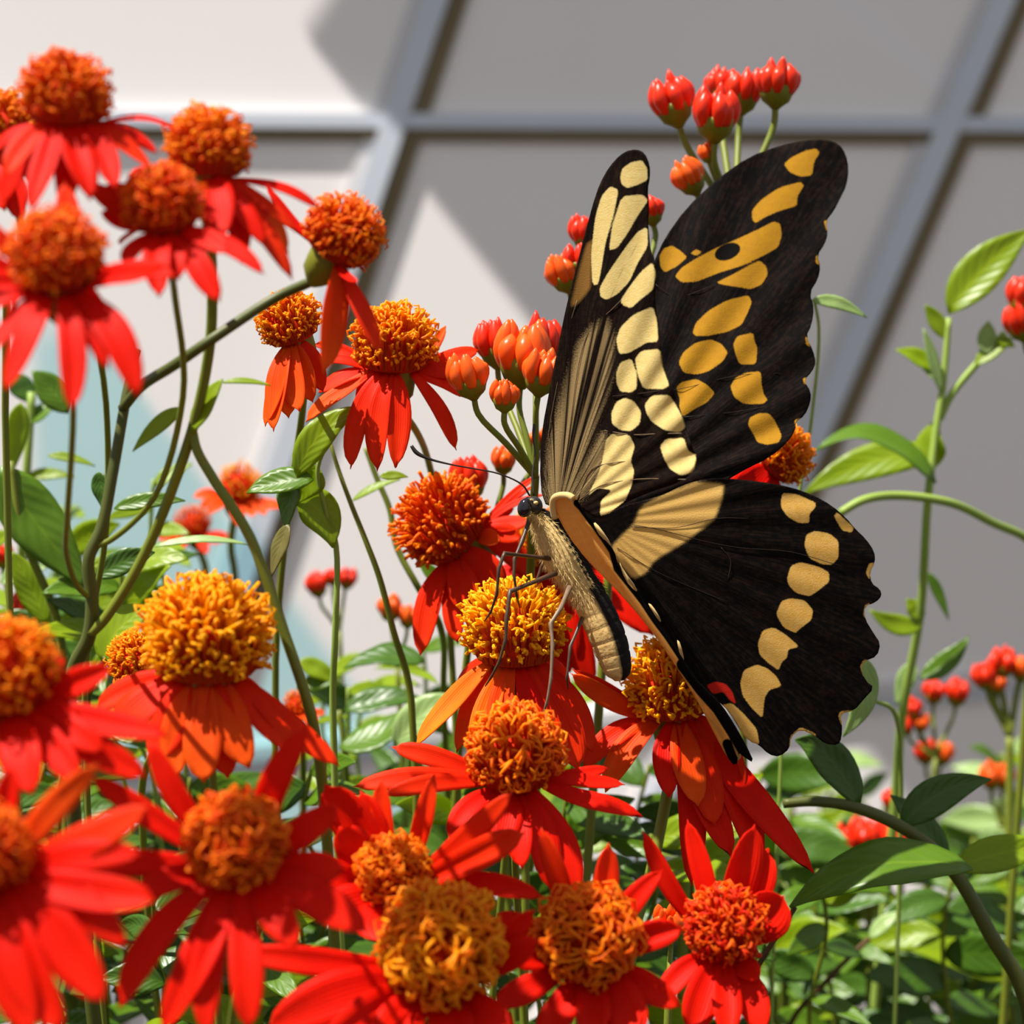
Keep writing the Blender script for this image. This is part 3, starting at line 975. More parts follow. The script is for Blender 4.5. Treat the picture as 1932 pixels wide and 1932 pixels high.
def to_ground(path, r0, r1, own, n=6, seg=8, tries=40):
    """the stem along path and on down to the soil, bent aside where another plant already stands"""
    e = path[-1]
    best = None
    for k in range(tries):
        w = .012 + .0022 * k
        a = Vector((e.x + TG.uniform(-w, w), e.y + .02 + TG.uniform(-w, w) * .6, e.z * .72 + GZ * .28))
        b = Vector((a.x + TG.uniform(-w, w), a.y + .012 + TG.uniform(-w, w) * .6, e.z * .4 + GZ * .6))
        g = Vector((b.x + TG.uniform(-w, w), b.y + .01, GZ - .004))
        full = path + [a, b, g]
        V, F = stem_tube(full, r0, r1, n, seg)
        h = hits(V, F, own, best[0] if best else 10 ** 9)
        if best is None or h < best[0]: best = (h, full, V, F)
        if h == 0: break
    return best


NF = [0]


def flower(label, cx, cy, d, rp, axis, petals, hue='red', yel=.4, stem=None, nfl=260, long=1.0, curly=1.0, spread=1.9, face=.7, stem_mat='stem', extra=0, stem_px=7, group=None, name='flower', joins=False):
    NF[0] += 1
    seed = NF[0] * 101
    rf = random.Random(seed)
    A = Vector(axis).normalized()
    c = P(cx, cy, d); s = K * d; r = rp * s
    rec = c - A * r * .50
    root = empty(name, rec - A * r * 1.5)
    tag(root, label, 'flower', group)
    obj('disc', *lathe(rec, A, [(-.15 * r, .40 * r), (0, .70 * r), (.25 * r, .80 * r), (.6 * r, .74 * r), (.9 * r, .54 * r), (1.1 * r, .12 * r)], 16), M['core'], root)
    V, F, C = floret_mesh(c, A, rec, r, nfl, yel, seed, spread, long, curly)
    tag(obj('disc_florets', V, F, M['floret'], root, colors=C), kind='stuff')
    obj('involucre', *lathe(rec - A * r * .95, A, [(-.12 * r, .10 * r), (0, .22 * r), (.25 * r, .42 * r), (.6 * r, .47 * r), (.9 * r, .50 * r), (1.0 * r, .44 * r)], 26, .10, 13), M['calyx'], root)
    pl = list(petals)
    for k in range(extra):                     # the ray petals at the back of the head
        a = math.pi * (k + .5) / extra
        pl.append((cx + math.cos(a) * rp * 1.7 * rf.uniform(.9, 1.1), cy + rp * rf.uniform(.9, 1.6), rp * .45, 8 + 6 * math.sin(a)))
    for k, q in enumerate(pl):
        tx, ty, w = q[:3]
        dz = (q[3] if len(q) > 3 else 0) * .001
        bend = q[4] if len(q) > 4 else .7
        mt = q[5] if len(q) > 5 else hue
        curl = q[6] if len(q) > 6 else 0.0
        tip = P(tx, ty, d + dz)
        dv = tip - rec
        rad = dv - A * dv.dot(A)
        rad = rad.normalized() if rad.length > 1e-6 else A.orthogonal().normalized()
        base = rec + rad * r * .52 - A * r * .10
        V, F, uv = petal_mesh(base, tip, A, rad, w * s, bend, seed + k, face, curl=curl)
        o = obj('petal', V, F, M[mt], root, attrs={'uvp': np.array(uv)})
        md = o.modifiers.new('thickness', 'SOLIDIFY'); md.thickness = r * .025; md.offset = 0
    p0 = rec - A * r * .9
    if stem is None:
        best = None
        for k in range(14):
            q = [p0, p0 - A * r * 1.3 + Vector((0, .002, 0)), P(cx + rf.uniform(-20, 20) * (1 + .3 * k), cy + rp * 4.5, d + .02 + rf.uniform(-.004, .004) * k)]
            c_ = to_ground(q, stem_px * s, stem_px * s * 1.2, root.name, tries=6)
            if best is None or c_[0] < best[0]: best = c_
            if best[0] == 0: break
        V, F = best[2], best[3]
    else:
        path = [p0] + [P(*q) for q in stem]
        if joins: V, F = stem_tube(path, stem_px * s, stem_px * s * 1.1)
        else: V, F = to_ground(path, stem_px * s, stem_px * s * 1.2, root.name)[2:]
    obj('stem', V, F, M[stem_mat], root)
    return root


def leaf_mesh(b, t, ctrl, width, face, seed, nl=12, nw=6):
    rl = random.Random(seed)
    V, F, uv = [], [], []
    L = (t - b).length
    fold = rl.uniform(.10, .30)
    tw = rl.uniform(-.4, .4)
    fr = rl.uniform(2, 5)
    for i in range(nl + 1):
        q = i / nl
        p = b * (1 - q) ** 2 + ctrl * 2 * q * (1 - q) + t * q * q
        tg = ((ctrl - b) * (1 - q) + (t - ctrl) * q).normalized()
        sd = tg.cross(face)
        if sd.length < .1: sd = tg.cross(Vector((.3, -1, .5)))
        sd.normalize()
        nn = sd.cross(tg).normalized()
        ca_, sa_ = math.cos(tw * q), math.sin(tw * q)
        s2 = sd * ca_ + nn * sa_; n2 = nn * ca_ - sd * sa_
        w = width * .5 * max(.04, (math.sin(math.pi * min(1, q * 1.0) ** .78) ** .9 if 0 < q < 1 else .04))
        for j in range(nw + 1):
            u = -1 + 2 * j / nw
            V.append(p + s2 * u * w + n2 * (abs(u) * w * fold + .05 * w * math.sin(fr * math.pi * q + u)))
            uv.append((u, q, 0))
    for i in range(nl):
        for j in range(nw):
            a = i * (nw + 1) + j
            F.append((a, a + 1, a + nw + 2, a + nw + 1))
    return V, F, uv


LS = [0]


def leaf(parent, bx, by, tx, ty, w, d, tone='green', bend=None, dz=0.0, face=None, name='leaf', d_base=None):
    LS[0] += 1
    rl = random.Random(LS[0] * 17 + 5)
    b = P(bx, by, d_base if d_base else d); t = P(tx, ty, d + dz)
    if bend is None: ctrl = (b + t) / 2 + Vector((0, 0, (t - b).length * .12))
    else: ctrl = P(bend[0], bend[1], d + dz * .5)
    fc = Vector(face) if face else Vector((rl.uniform(-.5, .5), -1, rl.uniform(.2, 1.0)))
    V, F, uv = leaf_mesh(b, t, ctrl, w * K * d, fc.normalized(), LS[0])
    o = obj(name, V, F, M[tone], parent, attrs={'uvp': np.array(uv)})
    md = o.modifiers.new('thickness', 'SOLIDIFY'); md.thickness = .00022; md.offset = 0
    return o


def shoot(label, path, r0, r1, leaves=(), mat='stem', group=None, cat='plant', name='vine_shoot', ground=True):
    """path of (px,py,d) from the tip down; r in px; leaves: tuples for leaf()"""
    pts = [P(*q) for q in path]
    dm = path[0][2]
    root = empty(name, pts[-1])
    tag(root, label, cat, group)
    if ground:
        best = to_ground(pts, r0 * K * dm, r1 * K * dm, root.name)
        root.location = best[1][-1]
        V, F = best[2], best[3]
    else:
        V, F = stem_tube(pts, r0 * K * dm, r1 * K * dm)
    obj('stem', V, F, M[mat], root)
    for lf in leaves:
        leaf(root, *lf[0], **(lf[1] if len(lf) > 1 else {}))
    return root


def bud(parent, cx, cy, d, rp, axis, mat='bud_red', n=8, op=.45, cal=.72):
    """one closed flower head: ridged green cup with rolled petals on top"""
    LS[0] += 1
    rb = random.Random(LS[0] * 31)
    A = Vector(axis).normalized()
    r = rp * K * d
    c = P(cx, cy, d)
    cup = obj('bud', *lathe(c - A * r * 1.5 * cal, A, [(-.25 * r * cal, .16 * r), (0, .34 * r), (.3 * r * cal, .62 * r), (.8 * r * cal, .76 * r), (1.25 * r * cal, .80 * r), (1.45 * r * cal, .74 * r)], 26, .09, 13), M['calyx'], parent)
    u0 = A.orthogonal().normalized(); v0 = A.cross(u0)
    for k in range(n + 3):
        inner = k >= n
        a = 2 * math.pi * k / (3 if inner else n) + rb.uniform(-.25, .25)
        q = u0 * math.cos(a) + v0 * math.sin(a)
        rr_ = .25 if inner else .58
        h = rb.uniform(.7, 1.25) + (.1 if inner else 0)
        o2 = op * rb.uniform(.3, 1.6)
        p = [c - A * r * .4 + q * r * rr_, c + A * r * .22 + q * r * (rr_ + .10 + o2 * .2), c + A * r * .75 * h + q * r * (rr_ * .92 + o2 * .3), c + A * r * 1.12 * h + q * r * (rr_ * .72 + o2 * .5)]
        s = spline([tuple(x) for x in p], 3)
        w = .34 if not inner else .28
        rad = [r * w * x for x in (.8, .95, 1.05, 1.1, 1.1, 1.02, .88, .68, .42, .10)]
        obj('petal', *tube([Vector(x) for x in s], rad, 8), M[mat], cup)
    return c - A * r * 1.7 * cal


# ------------------------------------------------------------------ flowers (petals: tip px, tip py, width px, depth offset mm, bend, colour, curl)
UP = (0, -.30, 1)

flower('orange-topped red flower at the crest of the upper left cluster, beside a half hidden one', 125, 190, .212, 82, (.05, -.15, 1),
       [(14, 335, 46, -6, .5, 'scarlet'), (4, 385, 50, -4, .5), (345, 252, 16, 2, .8), (285, 318, 44, -3, .6, 'scarlet'), (170, 380, 52, -7, .6), (300, 290, 34, 3, .6), (60, 400, 48, -8, .5), (220, 360, 48, -6, .6), (-20, 300, 40, 0, .5), (120, 395, 50, -4, .5)],
       'red', .35, stem=[(150, 500, 0.235), (200, 760, 0.265), (200, 1000, 0.275), (160, 1300, 0.285)], extra=3)
flower('half hidden red flower with a yellow-orange centre at the crest of the upper left cluster', 5, 245, .246, 70, (-.1, -.2, 1),
       [(-60, 420, 50, -4), (40, 420, 50, -6), (70, 360, 40, 0), (-90, 330, 45, 0), (10, 400, 45, -6)], 'red', .55, extra=2)
flower('red flower with a bright orange crown and long thin petals sweeping right', 392, 288, .222, 78, (.05, -.12, 1),
       [(606, 394, 20, 2, .5), (560, 440, 24, -1, .5, 'scarlet'), (430, 468, 24, -6, .2, 'scarlet', .25), (552, 530, 40, -3, .5, 'scarlet'), (545, 480, 34, 3, .4, 'orange'), (415, 455, 62, -8, .6), (340, 440, 46, -1, .6), (500, 465, 44, -5, .5), (240, 330, 34, 3, .6), (505, 420, 40, 1, .5), (455, 500, 44, -4, .5)],
       'red', .50, stem=[(400, 520, .245), (396, 650, .250), (362, 813, .255), (275, 1041, .262), (200, 1165, .2645), (172, 1195, .2655)], joins=True, extra=2, stem_px=11)
flower('dark centred red flower in the middle of the upper left cluster', 308, 392, .212, 74, (-.05, -.32, 1),
       [(336, 530, 52, -5, .6), (415, 572, 44, -6, .5), (190, 400, 34, 3, .4), (300, 560, 50, -7, .6), (168, 348, 40, 4, .2, 'scarlet'), (195, 350, 56, 5, .4), (235, 500, 44, -4, .5), (430, 480, 44, -5, .6), (500, 520, 34, -3, .6)],
       'red', .30, stem=[(330, 560, .232), (345, 750, .25), (290, 940, .26), (210, 1018, .2635), (180, 1030, .264)], joins=True, extra=2, curly=1.2)
flower('broad red flower with drooping petals at the left edge of the upper left cluster', 108, 490, .198, 86, (0, -.50, 1),
       [(122, 342, 48, 6, .1, 'scarlet'), (334, 520, 48, -2, .6), (330, 548, 50, -6, .9, 'red', .30), (264, 752, 66, -6, .6), (205, 700, 40, -5, .5), (137, 778, 50, -8, .6), (10, 738, 52, -7, .6), (-40, 700, 40, -5, .6), (-60, 600, 44, -3, .6), (-50, 400, 34, 2, .3, 'scarlet'), (-70, 480, 40, 0, .4), (-60, 540, 40, -2, .5)],
       'red', .30, stem=[(138, 780, .225), (127, 976, .240), (126, 1048, .253), (148, 1108, .262), (172, 1130, .265)], joins=True, extra=2, curly=1.2)
flower('small-headed red flower leaning right on an olive diagonal stem', 645, 447, .246, 72, (.50, -.30, .70),
       [(610, 705, 50, -3, .3, 'orange'), (714, 668, 40, -4, .5, 'scarlet'), (676, 552, 18, -7, .5, 'red', .2), (500, 350, 18, 2, .2), (470, 400, 26, 3, .3, 'scarlet')],
       'red', .40, stem=[(520, 562, .250), (400, 640, .2468), (330, 688, .249), (268, 728, .258), (232, 770, .2645)], joins=True, stem_mat='stem_dark', stem_px=10)
flower('orange flower facing left behind the diagonal stem, long petals hanging', 548, 612, .305, 58, (-.35, -.25, .9),
       [(500, 805, 40, -5, .4), (516, 815, 46, -6, .4), (566, 778, 50, -6, .4), (590, 760, 40, -3, .4), (545, 790, 46, -4, .4, 'amber'), (610, 740, 40, 0, .4, 'scarlet')],
       'orange', .75, stem=[(570, 780, .330), (545, 960, .346), (520, 1250, .356)])
flower('scarlet flower with a yellow cap and petals splayed below, beside unopened heads', 745, 655, .316, 76, (.02, -.22, 1),
       [(577, 797, 36, -2, .5, 'orange'), (560, 690, 30, 2, .5, 'scarlet'), (590, 650, 24, 4, .4), (662, 886, 44, -6, .5), (712, 890, 46, -8, .5), (746, 884, 44, -8, .5), (862, 850, 36, -3, .5), (870, 748, 60, 2, .6), (868, 690, 60, 4, .4), (808, 606, 20, 7, 0, 'orange'), (842, 614, 22, 8, 0, 'orange'), (600, 740, 40, 0, .5), (680, 770, 40, -2, .5), (905, 660, 40, 6, .3)],
       'scarlet', .72, stem=[(785, 813, .334), (812, 885, .358), (835, 1000, .368)])
flower('round orange flower head facing left under the long antenna', 838, 990, .338, 88, (-.62, -.30, .68),
       [(1020, 895, 14, 2, .2), (1030, 930, 14, 1, .2), (1015, 912, 12, 3, .2), (1000, 985, 34, -1, .3), (985, 1015, 34, -2, .3), (945, 1020, 30, -4, .3, 'orange'), (950, 1120, 66, -4, .4), (900, 1160, 56, -6, .3), (792, 1237, 46, -5, .2), (864, 1216, 44, -6, .3), (1010, 1090, 50, 2, .3), (970, 960, 26, 3, .2)],
       'scarlet', .42, stem=[(905, 1080, .348), (880, 1250, .354), (860, 1500, .36)], curly=.5)
flower('yellow-orange flower head half hidden behind the butterfly body', 1020, 1035, .362, 64, (-.15, -.25, 1),
       [(960, 1180, 50, -2), (1075, 1270, 70, -6), (1120, 1300, 70, -6), (1185, 1290, 60, -4), (1235, 1200, 66, -3), (1040, 1250, 60, -7), (930, 1100, 40, 0), (1160, 1130, 60, 0)],
       'red', .8, long=1.2)
flower('bright yellow-topped flower the butterfly stands on', 970, 1197, .3035, 92, (0, -.16, 1),
       [(785, 1410, 48, -3, .25, 'amber'), (905, 1450, 58, -8, .3, 'amber'), (950, 1440, 52, -9, .3, 'orange'), (1092, 1455, 66, -6, .3, 'scarlet'), (1050, 1450, 60, -9, .3), (1000, 1440, 50, -9, .3, 'red'), (1120, 1420, 56, 1, .3), (860, 1420, 46, 0, .3, 'orange')],
       'scarlet', 1.1, nfl=340, long=1.25, curly=.7, extra=2)
flower('red flower with a curly orange-brown centre under the yellow-topped flower', 972, 1425, .270, 88, (0, -.42, 1),
       [(738, 1409, 40, 3, .3, 'scarlet'), (664, 1484, 42, -1, .4, 'scarlet'), (720, 1500, 34, -3, .4, 'scarlet'), (845, 1585, 46, -6, .5), (940, 1610, 54, -8, .5), (1213, 1540, 36, -1, .3), (1092, 1692, 62, -7, .4), (1040, 1680, 54, -8, .4), (1150, 1450, 26, 4, .2), (985, 1640, 50, -9, .4), (890, 1620, 44, -6, .5), (1180, 1480, 30, 3, .3)],
       'red', .42, nfl=280, long=1.0, curly=1.5, extra=0)
flower('orange flower with a yellow fringe partly covered by the hindwing', 1268, 1300, .318, 84, (-.08, -.25, 1),
       [(1076, 1270, 34, -4, -.5, 'orange'), (1078, 1262, 20, 0, -.3, 'scarlet'), (1097, 1450, 50, -5, .2, 'scarlet'), (1142, 1496, 58, -8, .3, 'orange'), (1262, 1506, 46, -9, .3, 'red'), (1318, 1522, 56, -9, .3, 'orange'), (1350, 1560, 60, -8, .3, 'scarlet'), (1400, 1500, 60, -4, .3, 'scarlet'), (1306, 1675, 52, -7, .3, 'red'), (1537, 1648, 62, -6, .2, 'red'), (1440, 1640, 66, -7, .2, 'red'), (1380, 1620, 60, -7, .2, 'red')],
       'scarlet', 1.0, nfl=320, long=1.4, curly=.8, stem=[(1262, 1480, .325), (1225, 1660, .322), (1195, 1760, .32), (1180, 1940, .32)], stem_px=11)
flower('red flower with a ruddy curled centre under the hindwing tail', 1366, 1752, .258, 74, (.0, -.55, .85),
       [(1211, 1567, 40, 3, -.2), (1296, 1545, 40, 6, 0), (1425, 1555, 62, 4, 0), (1480, 1690, 100, 2, .3), (1450, 1600, 60, 5, .1), (1430, 1850, 50, -4, .4), (1300, 1950, 60, -6, .4), (1440, 1950, 62, -6, .4), (1240, 1900, 50, -4, .4), (1370, 1960, 60, -8, .4)],
       'red', .10, curly=1.2, extra=0)
flower('red flower with a round curly orange centre low in the middle', 1110, 1772, .244, 92, (0, -.60, .85),
       [(1021, 1560, 42, 4, -.2, 'scarlet'), (1149, 1590, 46, 5, -.1, 'scarlet'), (1288, 1750, 52, 0, .3), (935, 1722, 44, 1, .3), (925, 1790, 44, 0, .3), (932, 1896, 50, -4, .4), (1020, 1960, 62, -7, .4), (1110, 1965, 60, -8, .4), (1215, 1950, 80, -6, .4), (1285, 1900, 60, -3, .4), (1250, 1640, 40, 4, 0)],
       'red', .40, nfl=290, curly=1.7, long=1.1)
flower('large orange-yellow centred red flower at the bottom in front of a smaller one', 832, 1790, .232, 110, (.0, -.62, .85),
       [(430, 1797, 56, 0, .4), (500, 1945, 90, -5, .5), (600, 1990, 80, -8, .5), (1010, 1716, 46, 2, .3), (1020, 1775, 50, 0, .3), (720, 2000, 80, -8, .4), (850, 2010, 90, -9, .4), (960, 1980, 80, -7, .4), (560, 1880, 60, -2, .4)],
       'red', .62, nfl=320, curly=1.5, long=1.1)
flower('red flower with a small orange centre and long upright petals in the lower cluster', 742, 1648, .246, 66, (-.1, -.55, .85),
       [(820, 1458, 40, 3, -.1, 'scarlet'), (970, 1492, 44, 0, .1, 'scarlet'), (995, 1570, 56, -3, .2, 'scarlet'), (1028, 1692, 40, -3, .3), (718, 1470, 42, 4, 0, 'scarlet'), (612, 1478, 76, 2, .2), (640, 1560, 80, 0, .4), (720, 1780, 110, -8, .6), (560, 1620, 60, 0, .4), (600, 1730, 80, -4, .4), (680, 1490, 50, 4, .1)],
       'red', .45, curly=1.6)
flower('red flower with a dark brown core and curly orange fringe in the lower left cluster', 445, 1595, .210, 90, (0, -.58, .85),
       [(278, 1395, 48, 4, -.1), (580, 1365, 58, 2, -.1), (168, 1465, 46, 2, .3), (640, 1520, 56, 2, .3), (105, 1625, 56, 0, .4), (226, 1902, 66, -5, .5), (305, 1950, 66, -7, .5), (388, 1960, 66, -8, .5), (695, 1760, 74, -3, .5), (560, 1790, 70, -6, .5), (470, 1950, 60, -8, .5), (650, 1640, 66, 0, .4), (240, 1700, 50, -3, .4)],
       'red', .32, nfl=290, curly=1.7, long=1.05)
flower('orange flower with a shaggy yellow crown beside the long green stem', 392, 1215, .250, 112, (0, -.14, 1),
       [(384, 1480, 74, -8, .3, 'orange'), (212, 1388, 86, -3, .3, 'scarlet'), (290, 1440, 70, -6, .3, 'scarlet'), (470, 1450, 66, -7, .3, 'orange'), (640, 1448, 52, -2, .3, 'scarlet'), (560, 1430, 60, -4, .3, 'scarlet'), (430, 1470, 60, -6, .3, 'scarlet'), (330, 1470, 60, -7, .3, 'orange'), (180, 1340, 50, 2, .3)],
       'scarlet', .95, nfl=360, long=1.35, curly=.7, extra=2)
flower('blurred amber flower half hidden behind the shaggy yellow crown', 262, 1250, .318, 55, (-.2, -.2, 1),
       [(232, 1335, 40, -4, .4), (250, 1350, 46, -5, .4), (290, 1345, 40, -3, .4), (215, 1300, 36, 0, .4)], 'amber', .8)
flower('red flower cut by the left frame edge with a dark lower centre', 5, 1270, .205, 100, (.05, -.45, .9),
       [(121, 1241, 42, 3, -.1), (213, 1258, 58, 0, 0), (320, 1392, 56, -2, .4), (200, 1420, 60, -4, .5), (280, 1470, 60, -3, .5), (150, 1480, 60, -6, .5), (60, 1500, 70, -8, .5), (-60, 1480, 70, -6, .5)],
       'red', .55, nfl=200)
flower('nearest red flower at the lower left frame edge with long spread petals', -25, 1610, .185, 84, (.05, -.55, .85),
       [(186, 1440, 50, 2, 0, 'orange'), (280, 1520, 66, 0, .1, 'scarlet'), (298, 1702, 70, -2, .4), (245, 1788, 72, -3, .4), (200, 1895, 96, -5, .4), (60, 1960, 90, -7, .4), (22, 1445, 46, 5, -.1), (270, 1610, 60, -1, .3), (120, 1950, 80, -6, .4), (-120, 1900, 80, -6)],
       'red', .25, curly=1.2)
flower('red and yellow flower behind the gap between forewing and hindwing', 1470, 862, .345, 56, (.62, -.10, .55),
       [(1340, 905, 50, -2, .2), (1380, 940, 60, -3, .3), (1430, 960, 50, -3, .3), (1330, 870, 50, 2, .2), (1400, 850, 60, 5, .1)],
       'red', .70, long=1.2, stem=[(1420, 1000, .35), (1400, 1300, .36)])

# blurred flowers farther back
def far_flower(label, cx, cy, d, rp, hue, yel, axis=UP, n=8, seed=1, group=None):
    rf = random.Random(seed)
    pt = []
    for k in range(n):
        a = math.pi * (k + .5) / n + rf.uniform(-.2, .2)
        pt.append((cx - math.cos(a) * rp * 2.1, cy + rp * (.5 + 1.3 * math.sin(a)) * rf.uniform(.7, 1.1), rp * .55, -8 * math.sin(a), .5))
    return flower(label, cx, cy, d, rp, axis, pt, hue, yel, nfl=90, group=group)


far_flower('blurred orange flower with a yellow cap behind the forked stems', 452, 918, .50, 42, 'orange', .85, (.2, -.2, 1), 8, 4)
far_flower('blurred scarlet flower low behind the forked stems', 365, 990, .53, 34, 'scarlet', .40, (-.2, -.2, 1), 8, 5)
far_flower('small blurred orange flower beside the foot of the long green stem', 560, 1330, .42, 26, 'orange', .60, UP, 7, 6)

# ------------------------------------------------------------------ bud clusters
def bud_cluster(label, buds, fork, d, mat='bud_red', stem_px=7, group=None, leaves=()):
    """buds: (px,py,r,axis[,mat]); fork: px path from the fork down"""
    root = empty('bud_cluster', P(fork[-1][0], fork[-1][1], d))
    e = P(fork[-1][0], fork[-1][1], fork[-1][2] if len(fork[-1]) > 2 else d)
    root.location = Vector((e.x, e.y + .03, GZ))
    tag(root, label, 'flower buds', group)
    for bq in buds:
        x, y, rp, ax = bq[:4]
        dd = bq[5] if len(bq) > 5 else d
        foot = bud(root, x, y, dd, rp, ax, bq[4] if len(bq) > 4 else mat)
        f = P(fork[0][0], fork[0][1], d)
        A = Vector(ax).normalized()
        obj('stalk', *stem_tube([foot + A * rp * K * d * .2, foot - A * rp * K * d * .8, (foot + f) / 2 - A * rp * K * d * .3, f], stem_px * .7 * K * d, stem_px * .8 * K * d, 4, 7), M['stem'], root)
    pts = [P(q[0], q[1], q[2] if len(q) > 2 else d) for q in fork]
    obj('stem', *to_ground(pts, stem_px * K * d, stem_px * 1.2 * K * d, root.name)[2:], M['stem'], root)
    for lf in leaves: leaf(root, *lf[0], **(lf[1] if len(lf) > 1 else {}))
    return root


bud_cluster('cluster of glossy red buds rising above the butterfly forewings', [
    (1268, 192, 40, (-.35, -.2, 1)), (1350, 218, 42, (0, -.25, 1), 'bud_red', .352), (1402, 175, 34, (.1, -.1, 1), 'bud_red', .366), (1466, 158, 38, (.05, -.2, 1)),
    (1362, 165, 30, (.05, 0, 1), 'bud_red', .37), (1300, 335, 30, (-.5, -.2, .9), 'bud_orange', .350), (1334, 290, 16, (-.4, -.2, 1), 'bud_orange', .355)],
    [(1385, 420), (1370, 600), (1330, 900)], .358, stem_px=9)
bud_cluster('orange and red buds peeping out left of the pale forewing', [
    (1062, 518, 30, (-.4, -.2, 1), 'bud_orange'), (1090, 492, 26, (-.1, -.2, 1)), (1104, 440, 28, (-.1, -.2, 1), 'bud_red', .35), (1228, 398, 24, (-.2, -.1, 1), 'bud_red', .35)],
    [(1170, 660), (1160, 900)], .342, stem_px=8)
bud_cluster('half open heads with curled orange petals left of the pale forewing', [
    (985, 672, 50, (.05, -.2, 1), 'bud_orange'), (935, 652, 36, (-.1, -.1, 1), 'bud_red', .325), (1020, 650, 42, (.1, -.1, 1), 'bud_red', .322), (885, 712, 36, (-.25, -.3, 1), 'bud_orange', .306), (952, 748, 26, (0, -.3, 1), 'bud_orange', .303), (1022, 705, 36, (.15, -.25, 1), 'bud_orange', .306)],
    [(1010, 900), (1004, 1000, .322), (1000, 1120, .333)], .312, stem_px=8)
bud_cluster('small ragged red bud just above the round orange head', [(885, 905, 34, (-.1, -.2, 1), 'bud_red'), (950, 870, 22, (0, -.2, 1), 'bud_orange'), (1015, 830, 18, (0, -.2, 1), 'bud_orange')], [(925, 1010), (930, 1200)], .352, stem_px=7)
bud_cluster('tiny red buds on thin stalks above the dark leaves in the centre', [(598, 1105, 20, (-.2, -.2, 1)), (628, 1090, 14, (0, -.2, 1)), (655, 1092, 18, (.2, -.2, 1))], [(640, 1190), (650, 1400)], .52, stem_px=5)
bud_cluster('orange buds above curved lime stalks left of the standing flower', [(735, 1148, 22, (-.1, -.2, 1), 'bud_orange'), (770, 1165, 18, (.1, -.2, 1), 'bud_orange')], [(750, 1260), (760, 1450)], .45, stem_px=5)
bud_cluster('small red buds on the pale stem right of the hindwing', [(1722, 1338, 17, (-.2, -.2, 1)), (1708, 1372, 15, (-.4, -.2, 1)), (1762, 1306, 20, (0, -.2, 1)), (1806, 1308, 22, (.1, -.2, 1)), (1738, 1365, 15, (0, -.3, 1), 'bud_orange')], [(1765, 1430), (1750, 1600)], .55, stem_px=5)
bud_cluster('lone flat pair of orange buds under the small red buds', [(1745, 1420, 20, (-.1, -.2, 1)), (1778, 1422, 20, (.1, -.2, 1), 'bud_orange')], [(1765, 1510), (1755, 1650)], .58, stem_px=5)
bud_cluster('orange-red buds on dark stalks at the right frame edge', [(1892, 1252, 24, (0, -.2, 1)), (1858, 1278, 22, (-.3, -.2, 1), 'bud_red'), (1880, 1290, 18, (0, -.3, 1), 'bud_orange'), (1930, 1262, 22, (.2, -.2, 1), 'bud_orange')], [(1905, 1390), (1905, 1520), (1900, 1650)], .52, stem_px=8)
bud_cluster('rust coloured bud head low at the right frame edge', [(1870, 1466, 22, (-.1, -.2, 1), 'bud_orange'), (1895, 1468, 20, (.1, -.2, 1), 'bud_orange')], [(1890, 1560), (1885, 1750)], .6, stem_px=6)
bud_cluster('dense knot of red buds half hidden under the curved branch', [(1580, 1600, 34, (-.1, -.2, 1), 'bud_red'), (1630, 1580, 32, (0, -.2, 1), 'bud_red'), (1690, 1590, 34, (.1, -.2, 1), 'bud_red'), (1655, 1620, 30, (0, -.3, 1), 'bud_red'), (1680, 1510, 16, (0, -.1, 1))], [(1640, 1740), (1640, 1900)], .505, stem_px=7)
bud_cluster('red bud pair entering at the right frame edge beside the tall shoot', [(1932, 560, 32, (.1, -.2, 1)), (1925, 610, 30, (-.2, -.2, .6), 'bud_red')], [(1960, 700), (1950, 1100)], .42, stem_px=7)
bud_cluster('blurred red bud among the leaves at the left frame edge', [(50, 1145, 26, (0, -.2, 1)), (5, 1050, 20, (0, -.2, 1)), (75, 945, 16, (.3, -.2, 1))], [(60, 1260), (60, 1400)], .42, stem_px=6)
bud_cluster('small red bud beside the flower with a ruddy curled centre', [(1262, 1745, 30, (-.1, -.5, .8), 'bud_orange')], [(1262, 1850), (1258, 1980)], .288, stem_px=7)

# ------------------------------------------------------------------ stems, shoots and single leaves
tall_shoot = shoot('tall pale green shoot with lime leaves right of the butterfly', [(1790, 600, .43), (1780, 720, .43), (1765, 820, .43), (1750, 950, .43), (1737, 1150, .44), (1702, 1350, .45), (1690, 1500, .46)], 6, 12, [
    ((1766, 912, 1540, 850, 88, .425, 'green'), dict(bend=(1650, 770), face=(0, -.6, 1))),
    ((1770, 860, 1515, 932, 74, .437, 'lime'), dict(bend=(1640, 850), face=(.2, -1, .5))),
    ((1790, 592, 1945, 432, 84, .43, 'lime'), dict(bend=(1850, 500), face=(-.4, -1, .3))),
    ((1762, 885, 1772, 790, 64, .432, 'lime'), dict(bend=(1745, 840))),
    ((1768, 700, 1690, 660, 40, .43, 'lime'), {}), ((1785, 640, 1745, 575, 32, .43, 'lime'), {}), ((1778, 720, 1735, 690, 34, .43, 'pale'), {}),
    ((1775, 740, 1742, 620, 26, .428, 'pale'), {}), ((1840, 690, 1910, 640, 34, .43, 'lime'), {}), ((1860, 670, 1865, 605, 36, .43, 'pale'), {}),
    ((1738, 1180, 1640, 1150, 40, .44, 'lime'), dict(bend=(1690, 1190))), ((1740, 1170, 1710, 1130, 34, .44, 'lime'), {}),
    ((1735, 1280, 1828, 1200, 44, .45, 'green'), dict(bend=(1790, 1260))), ((1725, 1250, 1690, 1330, 36, .45, 'pale'), {}), ((1750, 1080, 1790, 1170, 22, .45, 'green'), {})], 'stem_light')
